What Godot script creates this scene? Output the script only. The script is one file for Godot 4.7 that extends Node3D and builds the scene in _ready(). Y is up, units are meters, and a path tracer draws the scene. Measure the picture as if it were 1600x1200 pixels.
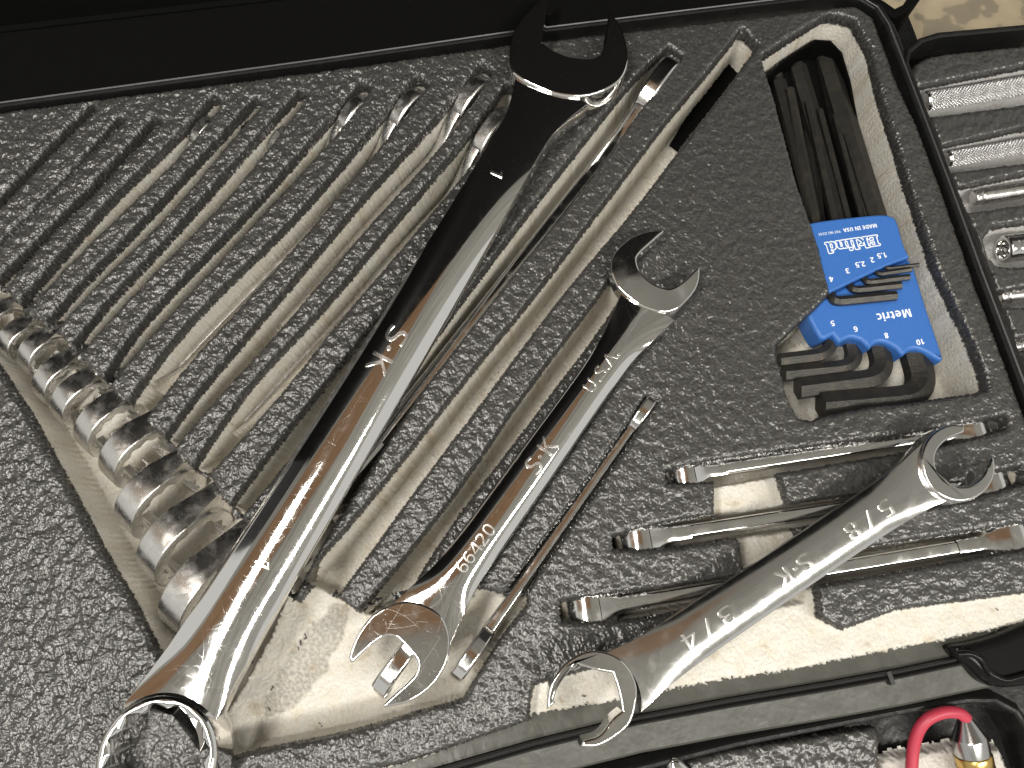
extends Node3D
# Lengths are in millimetres until a mesh is committed; the scene itself is in metres.

const MM := 0.001
const CAM := Vector3(-16.055, 250.952, 69.415)
var CB := Basis(Vector3(0.98469, 0.014957, 0.173672), Vector3(0.163089, 0.272706, -0.948174), Vector3(-0.061543, 0.961981, 0.266091))
var M := {}
var taken := {}
var sheet_noise := FastNoiseLite.new()

# ---------------------------------------------------------------- measuring
func P(x: float, y: float, h := 0.0) -> Vector3:   # the place at height h that the photograph shows at that pixel
	var d := CB * Vector3((x - 800.0) / 1200.0, (600.0 - y) / 1200.0, -1.0)
	return CAM + d * ((h - CAM.y) / d.y)

func PV(a: Array, h := 0.0) -> PackedVector2Array:
	var out := PackedVector2Array()
	for k in range(0, a.size(), 2):
		var p := P(a[k], a[k + 1], h)
		out.append(Vector2(p.x, p.z))
	return out

# ---------------------------------------------------------------- naming
func numbered(called: String) -> String:
	var n: int = taken.get(called, 0)
	taken[called] = n + 1
	return called if n == 0 else "%s_%03d" % [called, n]

func thing(called: String, label: String, category: String, at: Vector3, group := "") -> Node3D:
	var o := Node3D.new()
	o.name = numbered(called)
	add_child(o)
	o.position = at * MM
	tag(o, label, category, group)
	return o

func tag(o: Node, label: String, category: String, group := "") -> void:
	o.set_meta("label", label)
	o.set_meta("category", category)
	if group:
		o.set_meta("group", group)

# ---------------------------------------------------------------- meshes
class MB:
	var v := PackedVector3Array()
	var n := PackedVector3Array()
	var ix := PackedInt32Array()
	func add(p: Vector3, nn: Vector3) -> int:
		v.append(p)
		n.append(nn)
		return v.size() - 1
	func tri(a: int, b: int, c: int) -> void:
		var f := (v[b] - v[a]).cross(v[c] - v[a])
		if f.length_squared() < 1e-14:
			return
		if f.dot(n[a] + n[b] + n[c]) > 0.0:
			ix.append_array(PackedInt32Array([a, c, b]))
		else:
			ix.append_array(PackedInt32Array([a, b, c]))
	func quad(a: int, b: int, c: int, d: int) -> void:
		tri(a, b, c)
		tri(a, c, d)
	func poly(pts: Array, nn: Vector3) -> void:   # a flat convex face
		var k := []
		for p in pts:
			k.append(add(p, nn))
		for i in range(1, k.size() - 1):
			tri(k[0], k[i], k[i + 1])

func obj(called: String, m: MB, mat: Material, parent: Node = self, base := Vector3.ZERO, colors := PackedColorArray()) -> MeshInstance3D:
	var vv := PackedVector3Array()
	vv.resize(m.v.size())
	for i in m.v.size():
		vv[i] = (m.v[i] - base) * MM
	var a := []
	a.resize(Mesh.ARRAY_MAX)
	a[Mesh.ARRAY_VERTEX] = vv
	a[Mesh.ARRAY_NORMAL] = m.n
	a[Mesh.ARRAY_INDEX] = m.ix
	if colors.size():
		a[Mesh.ARRAY_COLOR] = colors
	var am := ArrayMesh.new()
	am.add_surface_from_arrays(Mesh.PRIMITIVE_TRIANGLES, a)
	am.surface_set_material(0, mat)
	var o := MeshInstance3D.new()
	o.mesh = am
	o.name = called if parent != self else numbered(called)
	parent.add_child(o, true)
	return o

# rows of points, each row one loop or line; normals by differences; outward is found from the middle of the rows
func grid(m: MB, rows: Array, closed: bool, flip := false) -> void:
	var nr := rows.size()
	var nc: int = rows[0].size()
	var first := m.v.size()
	var sgn := 0.0
	for i in nr:
		for j in nc:
			var jn := (j + 1) % nc if closed else mini(j + 1, nc - 1)
			var jp := (j - 1 + nc) % nc if closed else maxi(j - 1, 0)
			var du: Vector3 = rows[i][jn] - rows[i][jp]
			var dv: Vector3 = rows[mini(i + 1, nr - 1)][j] - rows[maxi(i - 1, 0)][j]
			var nn := du.cross(dv)
			if nn.length_squared() < 1e-12:
				nn = Vector3.UP
			m.add(rows[i][j], (-nn if flip else nn).normalized())
	for i in nr - 1:
		for j in (nc if closed else nc - 1):
			var j2 := (j + 1) % nc
			m.quad(first + i * nc + j, first + i * nc + j2, first + (i + 1) * nc + j2, first + (i + 1) * nc + j)

func cap(m: MB, row: Array, nn: Vector3) -> void:
	var c := Vector3.ZERO
	for p in row:
		c += p
	c /= row.size()
	var k := m.add(c, nn)
	var f := m.v.size()
	for p in row:
		m.add(p, nn)
	for j in row.size():
		m.tri(k, f + j, f + (j + 1) % row.size())

# a smooth outline through marked points [x, y] or [x, y, 1] for a corner; gives [points, corner flags]
func outline(a: Array, steps := 4) -> Array:
	var pts := PackedVector2Array()
	var cor := []
	var n := a.size()
	for i in n:
		var p1 := Vector2(a[i][0], a[i][1])
		var p2 := Vector2(a[(i + 1) % n][0], a[(i + 1) % n][1])
		var c1: bool = a[i].size() > 2
		var c2: bool = a[(i + 1) % n].size() > 2
		var p0 := Vector2(a[(i - 1 + n) % n][0], a[(i - 1 + n) % n][1])
		var p3 := Vector2(a[(i + 2) % n][0], a[(i + 2) % n][1])
		if c1:
			p0 = p1 * 2.0 - p2 if not c2 else p1
		if c2:
			p3 = p2 * 2.0 - p1
		pts.append(p1)
		cor.append(c1)
		if c1 and c2:
			continue
		for s in range(1, steps):
			pts.append(p1.cubic_interpolate(p2, p0, p3, float(s) / steps))
			cor.append(false)
	return [pts, cor]

# a plate with rounded edges: outline in the plane of ax, ay; az points out of the top face
func slab(m: MB, ol: Array, o: Vector3, ax: Vector3, ay: Vector3, az: Vector3, thick: float, r: float) -> void:
	var pts: PackedVector2Array = ol[0]
	var cor: Array = ol[1]
	if Geometry2D.is_polygon_clockwise(pts):
		pts.reverse()
		cor = cor.duplicate()
		cor.reverse()
	var n := pts.size()
	var seg := []
	for i in n:
		var d := (pts[(i + 1) % n] - pts[i]).normalized()
		seg.append(Vector2(d.y, -d.x))
	# outward test
	var area := 0.0
	for i in n:
		area += pts[i].cross(pts[(i + 1) % n])
	var sg := 1.0 if area > 0.0 else -1.0
	var miter := []
	for i in n:
		var a: Vector2 = seg[(i - 1 + n) % n] * sg
		var b: Vector2 = seg[i] * sg
		var s := (a + b)
		if s.length() < 0.1:
			s = a
		s = s.normalized()
		miter.append(s / maxf(0.5, s.dot(a)))
	var prof := []   # inset, height, outwardness, upness
	for k in 5:
		var t := k / 4.0 * PI / 2.0
		prof.append([r * (1.0 - cos(t)), -r + r * sin(t), cos(t), sin(t)])
	var down := []
	for k in range(4, -1, -1):
		var t := k / 4.0 * PI / 2.0
		down.append([r * (1.0 - cos(t)), -thick + r - r * sin(t), cos(t), -sin(t)])
	prof = down + prof
	for i in n:
		var j := (i + 1) % n
		for k in prof.size() - 1:
			var ids := []
			for q in [[i, k], [j, k], [j, k + 1], [i, k + 1]]:
				var pr: Array = prof[q[1]]
				var p: Vector2 = pts[q[0]] - miter[q[0]] * pr[0]
				var nn: Vector2 = seg[i] * sg if cor[q[0]] else miter[q[0]].normalized()
				ids.append(m.add(o + ax * p.x + ay * p.y + az * pr[1], ((ax * nn.x + ay * nn.y) * pr[2] + az * pr[3]).normalized()))
			m.quad(ids[0], ids[1], ids[2], ids[3])
	var ins := PackedVector2Array()
	for i in n:
		ins.append(pts[i] - miter[i] * r)
	var tr := Geometry2D.triangulate_polygon(pts)
	if tr.is_empty():
		tr = Geometry2D.triangulate_polygon(ins)
	if tr.is_empty():
		print("no face ", pts.size())
	for side in 2:
		var f := m.v.size()
		for p in ins:
			m.add(o + ax * p.x + ay * p.y - az * (thick if side else 0.0), -az if side else az)
		for t in range(0, tr.size(), 3):
			m.tri(f + tr[t], f + tr[t + 1], f + tr[t + 2])

func slab_px(m: MB, a: Array, h: float, thick: float, r: float, steps := 4) -> void:   # outline measured on the photograph at its height
	var q := []
	for e in a:
		var p := P(e[0], e[1], h)
		q.append([p.x, p.z, 1] if e.size() > 2 else [p.x, p.z])
	slab(m, outline(q, steps), Vector3(0, h, 0), Vector3.RIGHT, Vector3.BACK, Vector3.UP, thick, r)

# a ring round an axis: prof holds [radius, height along the axis, 1 where the wrench's points cut in]
func ring(m: MB, c: Vector3, ax: Vector3, ay: Vector3, az: Vector3, prof: Array, n := 96, cut := 0.07, points := 12, a0 := 0.0, a1 := TAU) -> void:
	var rows := []
	var closed := a1 - a0 > 6.28
	for pr in prof:
		var row := []
		for j in (n if closed else n + 1):
			var t := a0 + (a1 - a0) * j / n
			var w: float = absf(fposmod(t * points / TAU, 1.0) - 0.5) * 2.0
			var r: float = pr[0] * (1.0 + cut * (w - 0.4) * pr[2])
			row.append(c + (ax * cos(t) + ay * sin(t)) * r + az * pr[1])
		rows.append(row)
	var m2 := MB.new()
	grid(m2, rows, closed)
	# turn the normals outwards: away from the middle of the ring's own cross-section
	var rm := 0.0
	var ym := 0.0
	for pr in prof:
		rm += pr[0] / prof.size()
		ym += pr[1] / prof.size()
	var score := 0.0
	for i in m2.v.size():
		var d := m2.v[i] - c
		var hz := d - az * d.dot(az)
		score += m2.n[i].dot(d - hz.normalized() * rm - az * ym)
	var f := m.v.size()
	for i in m2.v.size():
		m.add(m2.v[i], m2.n[i] if score > 0.0 else -m2.n[i])
	for i in range(0, m2.ix.size(), 3):
		m.tri(f + m2.ix[i], f + m2.ix[i + 1], f + m2.ix[i + 2])

# turned body: prof of [distance along the axis, radius]
func lathe(m: MB, o: Vector3, dir: Vector3, prof: Array, n := 40) -> void:
	var ax := dir.cross(Vector3.UP).normalized()
	if ax.length() < 0.1:
		ax = Vector3.RIGHT
	var ay := ax.cross(dir).normalized()
	var rows := []
	for pr in prof:
		var row := []
		for j in n:
			var t := TAU * j / n
			row.append(o + dir * pr[0] + (ax * cos(t) + ay * sin(t)) * maxf(pr[1], 0.01))
		rows.append(row)
	var m2 := MB.new()
	grid(m2, rows, true)
	var f := m.v.size()
	var score := 0.0
	for i in m2.v.size():
		var d := m2.v[i] - o
		score += m2.n[i].dot(d - dir * d.dot(dir))
	for i in m2.v.size():
		m.add(m2.v[i], m2.n[i] if score > 0.0 else -m2.n[i])
	for i in range(0, m2.ix.size(), 3):
		m.tri(f + m2.ix[i], f + m2.ix[i + 1], f + m2.ix[i + 2])
	cap(m, rows[0], -dir)
	cap(m, rows[-1], dir)

# a profile (offset to the side, height) carried along a path
func sweep(m: MB, path: Array, prof: Array, caps := true) -> void:
	var n := path.size()
	var rows := []
	for i in n:
		var t: Vector3 = (path[mini(i + 1, n - 1)] - path[maxi(i - 1, 0)])
		t.y = 0
		t = t.normalized()
		var sd := Vector3(-t.z, 0, t.x)
		if i > 0 and i < n - 1:
			var t1: Vector3 = (path[i] - path[i - 1])
			t1.y = 0
			t1 = t1.normalized()
			sd /= maxf(0.5, sd.dot(Vector3(-t1.z, 0, t1.x)))
		var row := []
		for p in prof:
			row.append(path[i] + sd * p[0] + Vector3.UP * p[1])
		rows.append(row)
	var np := prof.size()
	var area := 0.0
	for k in np:
		area += prof[k][0] * prof[(k + 1) % np][1] - prof[k][1] * prof[(k + 1) % np][0]
	for i in n - 1:
		for k in np:
			var k2 := (k + 1) % np
			var e: Vector3 = rows[i][k2] - rows[i][k]
			var l: Vector3 = rows[i + 1][k] - rows[i][k]
			var nn := l.cross(e).normalized()
			var e2 := Vector2(prof[k2][0] - prof[k][0], prof[k2][1] - prof[k][1])
			var out2 := Vector2(e2.y, -e2.x) * (1.0 if area > 0.0 else -1.0)
			var t: Vector3 = l
			t.y = 0
			t = t.normalized()
			var want := Vector3(-t.z, 0, t.x) * out2.x + Vector3.UP * out2.y
			if nn.dot(want) < 0.0:
				nn = -nn
			m.poly([rows[i][k], rows[i][k2], rows[i + 1][k2], rows[i + 1][k]], nn)
	if caps:
		cap(m, rows[0], (path[0] - path[1]).normalized())
		cap(m, rows[-1], (path[-1] - path[-2]).normalized())

func box(m: MB, c: Vector3, s: Vector3, b := Basis()) -> void:
	for ax in 3:
		for sg in [-1.0, 1.0]:
			var nn := Vector3.ZERO
			nn[ax] = sg
			var u := Vector3.ZERO
			u[(ax + 1) % 3] = s[(ax + 1) % 3] / 2
			var w := Vector3.ZERO
			w[(ax + 2) % 3] = s[(ax + 2) % 3] / 2
			var q := nn * s[ax] / 2
			m.poly([c + b * (q - u - w), c + b * (q + u - w), c + b * (q + u + w), c + b * (q - u + w)], b * nn)

# round or six-sided bar along points
func tube(m: MB, path: Array, r: float, n := 12, spin := 0.0, flat := false) -> void:
	var rows := []
	var up := Vector3.UP
	for i in path.size():
		var t: Vector3 = (path[mini(i + 1, path.size() - 1)] - path[maxi(i - 1, 0)]).normalized()
		var s := t.cross(up).normalized()
		var w := s.cross(t)
		var row := []
		for j in n:
			var a := TAU * j / n + spin
			row.append(path[i] + (s * cos(a) + w * sin(a)) * r)
		rows.append(row)
	for i in path.size() - 1:
		for j in n:
			var j2 := (j + 1) % n
			var c: Vector3 = (path[i] + path[i + 1]) / 2
			if flat:
				var mid: Vector3 = (rows[i][j] + rows[i][j2] + rows[i + 1][j] + rows[i + 1][j2]) / 4
				m.poly([rows[i][j], rows[i][j2], rows[i + 1][j2], rows[i + 1][j]], (mid - c).normalized())
			else:
				var ids := []
				for q in [[i, j], [i, j2], [i + 1, j2], [i + 1, j]]:
					ids.append(m.add(rows[q[0]][q[1]], (rows[q[0]][q[1]] - path[q[0]]).normalized()))
				m.quad(ids[0], ids[1], ids[2], ids[3])
	cap(m, rows[0], (path[0] - path[1]).normalized())
	cap(m, rows[-1], (path[-1] - path[-2]).normalized())

func bent(pts: Array, r: float, steps := 6) -> Array:   # a polyline whose inner corners are rounded
	var out := [pts[0]]
	for i in range(1, pts.size() - 1):
		var a: Vector3 = pts[i] + (pts[i - 1] - pts[i]).normalized() * r
		var b: Vector3 = pts[i] + (pts[i + 1] - pts[i]).normalized() * r
		for k in steps + 1:
			var t := float(k) / steps
			out.append(a.lerp(pts[i], t).lerp(pts[i].lerp(b, t), t))
	out.append(pts[-1])
	return out

# ---------------------------------------------------------------- lettering
func glyphs(s: String, h: float, font: Font, depth: float) -> Array:   # arrays of a TextMesh in mm, centred
	var t := TextMesh.new()
	t.text = s
	t.font = font
	t.font_size = 48
	t.pixel_size = h / 48.0 / 0.72
	t.depth = depth
	t.curve_step = 1.0
	return t.surface_get_arrays(0)

func font(called: String, weight := 400, bold := 0.0) -> Font:
	var f := SystemFont.new()
	f.font_names = PackedStringArray([called])
	f.font_weight = weight
	if bold == 0.0:
		return f
	var v := FontVariation.new()
	v.base_font = f
	v.variation_embolden = bold
	return v

# lettering laid on a surface: where(x along the reading, y up the letter) -> [point, normal]
func letters(called: String, s: String, h: float, f: Font, depth: float, where: Callable, mat: Material, parent: Node, base: Vector3, wide := 1.0) -> void:
	var a := glyphs(s, h, f, depth)
	var v: PackedVector3Array = a[Mesh.ARRAY_VERTEX]
	var ns: PackedVector3Array = a[Mesh.ARRAY_NORMAL]
	var ix: PackedInt32Array = a[Mesh.ARRAY_INDEX] if a[Mesh.ARRAY_INDEX] != null else PackedInt32Array(range(v.size()))
	var m := MB.new()
	var w0: Array = where.call(0.0, 0.0)
	var wx: Array = where.call(0.5, 0.0)
	var wy: Array = where.call(0.0, 0.5)
	var ex: Vector3 = (wx[0] - w0[0]).normalized()
	var ey: Vector3 = (wy[0] - w0[0]).normalized()
	for i in v.size():
		var w: Array = where.call(v[i].x * wide, v[i].y)
		m.add(w[0] + w[1] * v[i].z, (ex * ns[i].x + ey * ns[i].y + w[1] * ns[i].z).normalized())
	for i in range(0, ix.size(), 3):
		m.tri(ix[i], ix[i + 1], ix[i + 2])
	obj(called, m, mat, parent, base)

func flat_letters(called: String, s: String, h: float, f: Font, px: Vector2, dir: Vector2, y: float, mat: Material, parent: Node, base: Vector3, depth := 0.1, wide := 1.0) -> void:
	var c := P(px.x, px.y, y)
	var r := (P(px.x + dir.x, px.y + dir.y, y) - c).normalized()
	var u := Vector3.UP.cross(r)
	letters(called, s, h, f, depth, func(x, yy): return [c + r * x + u * yy, Vector3.UP], mat, parent, base, wide)

# ---------------------------------------------------------------- wrench handles
# st rows: [distance, half width, middle height, half edge thickness, crown]
class Handle:
	var a: Vector3
	var d: Vector3
	var s: Vector3
	var st: Array
	var arc0 := Vector2.ZERO   # (middle of the first head along u, radius at which the handle meets it)
	var arc1 := Vector2.ZERO
	func ends(v: float, u: float) -> float:
		var a0: float = st[0][0]
		var a1: float = st[-1][0]
		var f := (u - a0) / (a1 - a0)
		if arc0.y > 0.0:
			a0 = arc0.x + sqrt(maxf(arc0.y * arc0.y - v * v, 0.0))
		if arc1.y > 0.0:
			a1 = arc1.x - sqrt(maxf(arc1.y * arc1.y - v * v, 0.0))
		var k0 := pow(1.0 - f, 3.0)
		var k1 := pow(f, 3.0)
		return u + (a0 - st[0][0]) * k0 + (a1 - st[-1][0]) * k1
	func at(u: float) -> Array:
		var k := 0
		while k < st.size() - 2 and u > st[k + 1][0]:
			k += 1
		var t := clampf((u - st[k][0]) / (st[k + 1][0] - st[k][0]), 0.0, 1.0)
		var o := [u]
		for q in range(1, 5):
			var p0: float = st[maxi(k - 1, 0)][q]
			var p3: float = st[mini(k + 2, st.size() - 1)][q]
			o.append(lerpf(lerpf(st[k][q], st[k + 1][q], t), cubic_interpolate(st[k][q], st[k + 1][q], p0, p3, t), 0.8))
		return o
	func top(u: float, v: float) -> Array:
		var o := at(u)
		var q: float = clampf(v / o[1], -0.98, 0.98)
		var e := 2.4
		var y: float = o[2] + o[3] + o[4] * (1.0 - pow(absf(q), e))
		var sl: float = -o[4] * e * pow(absf(q), e - 1.0) * signf(q) / o[1]
		return [a + d * u + s * v + Vector3.UP * y, (Vector3.UP - s * sl).normalized()]

func handle(h: Handle, m: MB, step := 4.0) -> void:
	var rows := []
	var u0: float = h.st[0][0]
	var u1: float = h.st[-1][0]
	var n := int((u1 - u0) / step) + 1
	for i in n + 1:
		var o := h.at(lerpf(u0, u1, float(i) / n))
		var row := []
		for k in 33:
			var q := sin(PI * (k / 32.0 - 0.5))
			q = signf(q) * (1.0 - pow(1.0 - absf(q), 0.85))
			row.append(h.a + h.d * h.ends(q * o[1], o[0]) + h.s * (q * o[1]) + Vector3.UP * (o[2] + o[3] + o[4] * (1.0 - pow(absf(q), 2.4))))
		for k in range(1, 5):
			row.append(h.a + h.d * h.ends(o[1], o[0]) + h.s * (o[1] + 0.12 * sin(PI * k / 5.0)) + Vector3.UP * (o[2] + o[3] - 2.0 * o[3] * k / 5.0))
		for k in 17:
			var q := sin(PI * (0.5 - k / 16.0))
			row.append(h.a + h.d * h.ends(q * o[1], o[0]) + h.s * (q * o[1]) + Vector3.UP * (o[2] - o[3] - o[4] * (1.0 - pow(absf(q), 2.4))))
		for k in range(1, 5):
			row.append(h.a + h.d * h.ends(o[1], o[0]) - h.s * (o[1] + 0.12 * sin(PI * k / 5.0)) + Vector3.UP * (o[2] - o[3] + 2.0 * o[3] * k / 5.0))
		rows.append(row)
	# outward normals: the row runs towards +s on top, so cross(row, along) must point up
	grid(m, rows, true, (h.s.cross(h.d)).y < 0.0)
	cap(m, rows[0], -h.d)
	cap(m, rows[-1], h.d)

func jaw_outline(r: float, turn: float) -> Array:
	var a := [[1.02, 0.62, 1], [0.75, 0.87], [0.35, 1.0], [-0.15, 1.0], [-0.6, 0.82], [-0.92, 0.42], [-1.0, 0.0], [-0.92, -0.42], [-0.6, -0.82], [-0.15, -1.0], [0.35, -1.0], [0.75, -0.87], [1.02, -0.62, 1],
		[0.98, -0.52, 1], [0.2, -0.52], [-0.1, -0.42], [-0.25, -0.2], [-0.28, 0.0], [-0.25, 0.2], [-0.1, 0.42], [0.2, 0.52], [0.98, 0.52, 1]]
	var q := []
	for e in a:
		var p := Vector2(e[0], e[1]).rotated(turn) * r
		q.append([p.x, p.y, 1] if e.size() > 2 else [p.x, p.y])
	return outline(q, 4)

# a combination or double-ended wrench standing on its edge in a slot.
# e: end of the ring (or first head), t: tip of the other head; both at the height of the wrench's middle line
func edge_wrench(called: String, label: String, group: String, e: Vector3, t: Vector3, o: Dictionary) -> Node3D:
	var root := thing(called, label, "wrench", (e + t) / 2, group)
	var base := (e + t) / 2
	var plain: bool = o.a == "open"
	var plain_b: bool = o.b == "open"
	var d := t - e
	var ln := d.length()
	d = d.normalized()
	var s := Vector3.UP.cross(d).normalized()   # sideways, horizontal
	var up := d.cross(s)
	if up.y < 0:
		up = -up
	var lean := deg_to_rad(o.get("lean", 0.0))
	var s2 := s * cos(lean) - up * sin(lean)
	up = up * cos(lean) + s * sin(lean)
	s = s2
	var mat: Material = M[o.get("mat", "satin")]
	var ra: float = o.ra
	var rb: float = o.rb
	var hw: float = o.hw      # half the handle's height when it stands on edge
	var ht: float = o.ht      # half the handle's thickness
	var ta: float = o.ta      # thickness of the first head
	var tb: float = o.tb
	var ca := e + d * ra
	var cb := t - d * rb
	var drop: float = o.get("drop", 0.0)
	# handle: rounded bar that swells into both heads
	var m := MB.new()
	var rows := []
	var L := (cb - ca).dot(d)
	var n := 40
	var us := []
	for i in n + 1:
		us.append(lerpf(ra * (0.86 if plain else 2.0), L - rb * (0.8 if plain_b else 2.0), float(i) / n))
	for u in us:
		var fa := 1.0 - smoothstep(ra * 0.6, ra * 3.0, u)
		var fb := 1.0 - smoothstep(rb * 0.7, rb * 0.7 + rb * 1.3 + 5.0, L - u)
		if not plain:
			fa = 0.0
		if not plain_b:
			fb = 0.0
		var hh := hw + ((ra * 0.7 - hw) * fa if plain else 0.0) + (rb * 0.75 - hw) * fb * fb
		var tt := ht + (ta * 0.46 - ht) * (fa if plain else 0.0) + (tb * 0.44 - ht) * fb
		var c: Vector3 = ca.lerp(cb, u / L) - up * drop * (1.0 - maxf(fa, fb))
		var row := []
		for k in 28:
			var an := TAU * k / 28
			var cx := signf(cos(an)) * pow(absf(cos(an)), 0.42)
			var sy := signf(sin(an)) * pow(absf(sin(an)), 0.42)
			row.append(c + s * (cx * tt) + up * (sy * hh))
		rows.append(row)
	grid(m, rows, true, s.cross(up).dot(d) < 0.0)
	cap(m, rows[0], -d)
	cap(m, rows[-1], d)
	# make sure that the bar's normals point outwards
	var sc := 0.0
	for k in 28:
		sc += m.n[28 * 20 + k].dot(m.v[28 * 20 + k] - (rows[20][0] + rows[20][14]) / 2)
	if sc < 0.0:
		for i in 28 * (n + 1):
			m.n[i] = -m.n[i]
		for i in range(0, m.ix.size() - 28 * 6, 3):
			var q := m.ix[i]
			m.ix[i] = m.ix[i + 1]
			m.ix[i + 1] = q
	obj("handle", m, mat, root, base)
	for head in 2:
		var kind: String = o.a if head == 0 else o.b
		var c := ca if head == 0 else cb
		var r := ra if head == 0 else rb
		var th := ta if head == 0 else tb
		var dd := -d if head == 0 else d
		m = MB.new()
		if kind == "open":
			slab(m, jaw_outline(r, deg_to_rad(o.get("turn", 15.0))), c + s * th / 2, dd, up, s, th, minf(1.2, th * 0.2))
			obj("open_jaw", m, mat, root, base)
		else:
			var ri: float = r * float(o.get("hole", 0.72))
			var h := th / 2
			ring(m, c, dd, up, s, [[ri, -h, 1], [ri + 0.4, -h - 0.05, 0.6], [(ri + r) / 2, -h, 0], [r - 0.6, -h, 0], [r - 0.2, -h + 0.12, 0], [r, -h + 0.5, 0], [r + 0.12, 0, 0], [r, h - 0.5, 0], [r - 0.2, h - 0.12, 0], [r - 0.6, h, 0],
				[(ri + r) / 2, h, 0], [ri + 0.4, h + 0.05, 0.6], [ri, h, 1], [ri - 0.15, h - 0.8, 1], [ri - 0.15, 0, 1], [ri - 0.15, -h + 0.8, 1], [ri, -h, 1]], 144, 0.13, o.get("points", 12))
			var reach := 2.5 if o.a == "ring" and o.b == "open" else 2.1
			var ux := -dd
			var shift: float = drop if head == 0 or o.b == "ring" else 0.0
			for sg in [1.0, -1.0]:
				var top := []
				var near := []
				var far := []
				for k in 25:
					var u: float = r * lerpf(0.34, reach, k / 24.0)
					var w := clampf((u / r - 0.34) / (reach - 0.34), 0.0, 1.0)
					var hh: float = lerpf(0.945 * r, hw * 0.98, w) - r * 0.06 * sin(PI * w)
					var y0: float = sqrt(maxf(0.0, 0.9 * r * r - u * u))
					var tt := lerpf(th * 0.49, ht, smoothstep(0.22, 1.3, u / r))
					var o1: Vector3 = c + ux * u - up * shift * smoothstep(0.3, 1.0, w)
					var rt := []
					for j in 7:
						var q := j / 3.0 - 1.0
						rt.append(o1 + s * tt * q + up * sg * (hh + 0.35 - 0.35 * pow(absf(q), 3.0)))
					top.append(rt)
					near.append([o1 - s * tt + up * sg * hh, o1 - s * (tt + 0.1) + up * sg * (hh + y0) * 0.5, o1 - s * tt + up * sg * y0])
					far.append([o1 + s * tt + up * sg * hh, o1 + s * (tt + 0.1) + up * sg * (hh + y0) * 0.5, o1 + s * tt + up * sg * y0])
				for part in [[top, up * sg], [near, -s], [far, s]]:
					var m2 := MB.new()
					grid(m2, part[0], false)
					var flip: bool = m2.n[m2.n.size() / 2].dot(part[1]) < 0.0
					var f0 := m.v.size()
					for i in m2.v.size():
						m.add(m2.v[i], -m2.n[i] if flip else m2.n[i])
					for i in range(0, m2.ix.size(), 3):
						m.tri(f0 + m2.ix[i], f0 + m2.ix[i + 1], f0 + m2.ix[i + 2])
			obj("ring_head", m, mat, root, base)
	return root

# ---------------------------------------------------------------- foam: distance fields of cut-outs
const GX := -215.0
const GZ := -200.0
const GW := 460
const GH := 380

func field(poly: PackedVector2Array, reach := 6.0) -> Dictionary:   # signed distance (inside negative) on a 1 mm grid, near the shape only
	var lo := poly[0]
	var hi := poly[0]
	for p in poly:
		lo = lo.min(p)
		hi = hi.max(p)
	var z0 := clampi(int(floor(lo.y - reach - GZ)), 0, GH - 1)
	var z1 := clampi(int(ceil(hi.y + reach - GZ)), 0, GH - 1)
	return {"poly": poly, "z0": z0, "z1": z1, "reach": reach}

func lay(dst: PackedFloat32Array, f: Dictionary, dig := PackedFloat32Array(), depth := 0.0) -> void:
	# dst = min(dst, distance outside the shape); dig takes the floor's height in it
	var poly: PackedVector2Array = f.poly
	var n := poly.size()
	var reach: float = f.reach
	for jz in range(f.z0, f.z1 + 1):
		var z := GZ + jz
		var xa := 1e9
		var xb := -1e9
		for i in n:
			var a := poly[i]
			var b := poly[(i + 1) % n]
			if (a.y < z - reach and b.y < z - reach) or (a.y > z + reach and b.y > z + reach):
				continue
			var dy := b.y - a.y
			var t0 := 0.0
			var t1 := 1.0
			if absf(dy) > 1e-6:
				t0 = clampf((z - reach - a.y) / dy, 0.0, 1.0)
				t1 = clampf((z + reach - a.y) / dy, 0.0, 1.0)
			xa = minf(xa, minf(lerpf(a.x, b.x, t0), lerpf(a.x, b.x, t1)))
			xb = maxf(xb, maxf(lerpf(a.x, b.x, t0), lerpf(a.x, b.x, t1)))
		var i0 := clampi(int(floor(xa - reach - GX)), 0, GW - 1)
		var i1 := clampi(int(ceil(xb + reach - GX)), 0, GW - 1)
		for ix in range(i0, i1 + 1):
			var q := Vector2(GX + ix, z)
			var d2 := 1e9
			var inside := false
			var a := poly[n - 1]
			for i in n:
				var b := poly[i]
				if (a.y > q.y) != (b.y > q.y) and q.x < (b.x - a.x) * (q.y - a.y) / (b.y - a.y) + a.x:
					inside = not inside
				var ab := b - a
				var aq := q - a
				var t := clampf(aq.dot(ab) / ab.length_squared(), 0.0, 1.0)
				d2 = minf(d2, (aq - ab * t).length_squared())
				a = b
			var d := -sqrt(d2) if inside else sqrt(d2)
			var k := jz * GW + ix
			if d < dst[k]:
				dst[k] = d
			if dig.size():
				var y := lerpf(-6.2, depth, smoothstep(-0.6, 0.4, -d))
				if y < dig[k]:
					dig[k] = y

func pick(g: PackedFloat32Array, x: float, z: float) -> float:
	var fx := clampf(x - GX, 0.0, GW - 1.01)
	var fz := clampf(z - GZ, 0.0, GH - 1.01)
	var i := int(fx)
	var j := int(fz)
	fx -= i
	fz -= j
	var k := j * GW + i
	return lerpf(lerpf(g[k], g[k + 1], fx), lerpf(g[k + GW], g[k + GW + 1], fx), fz)

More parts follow.
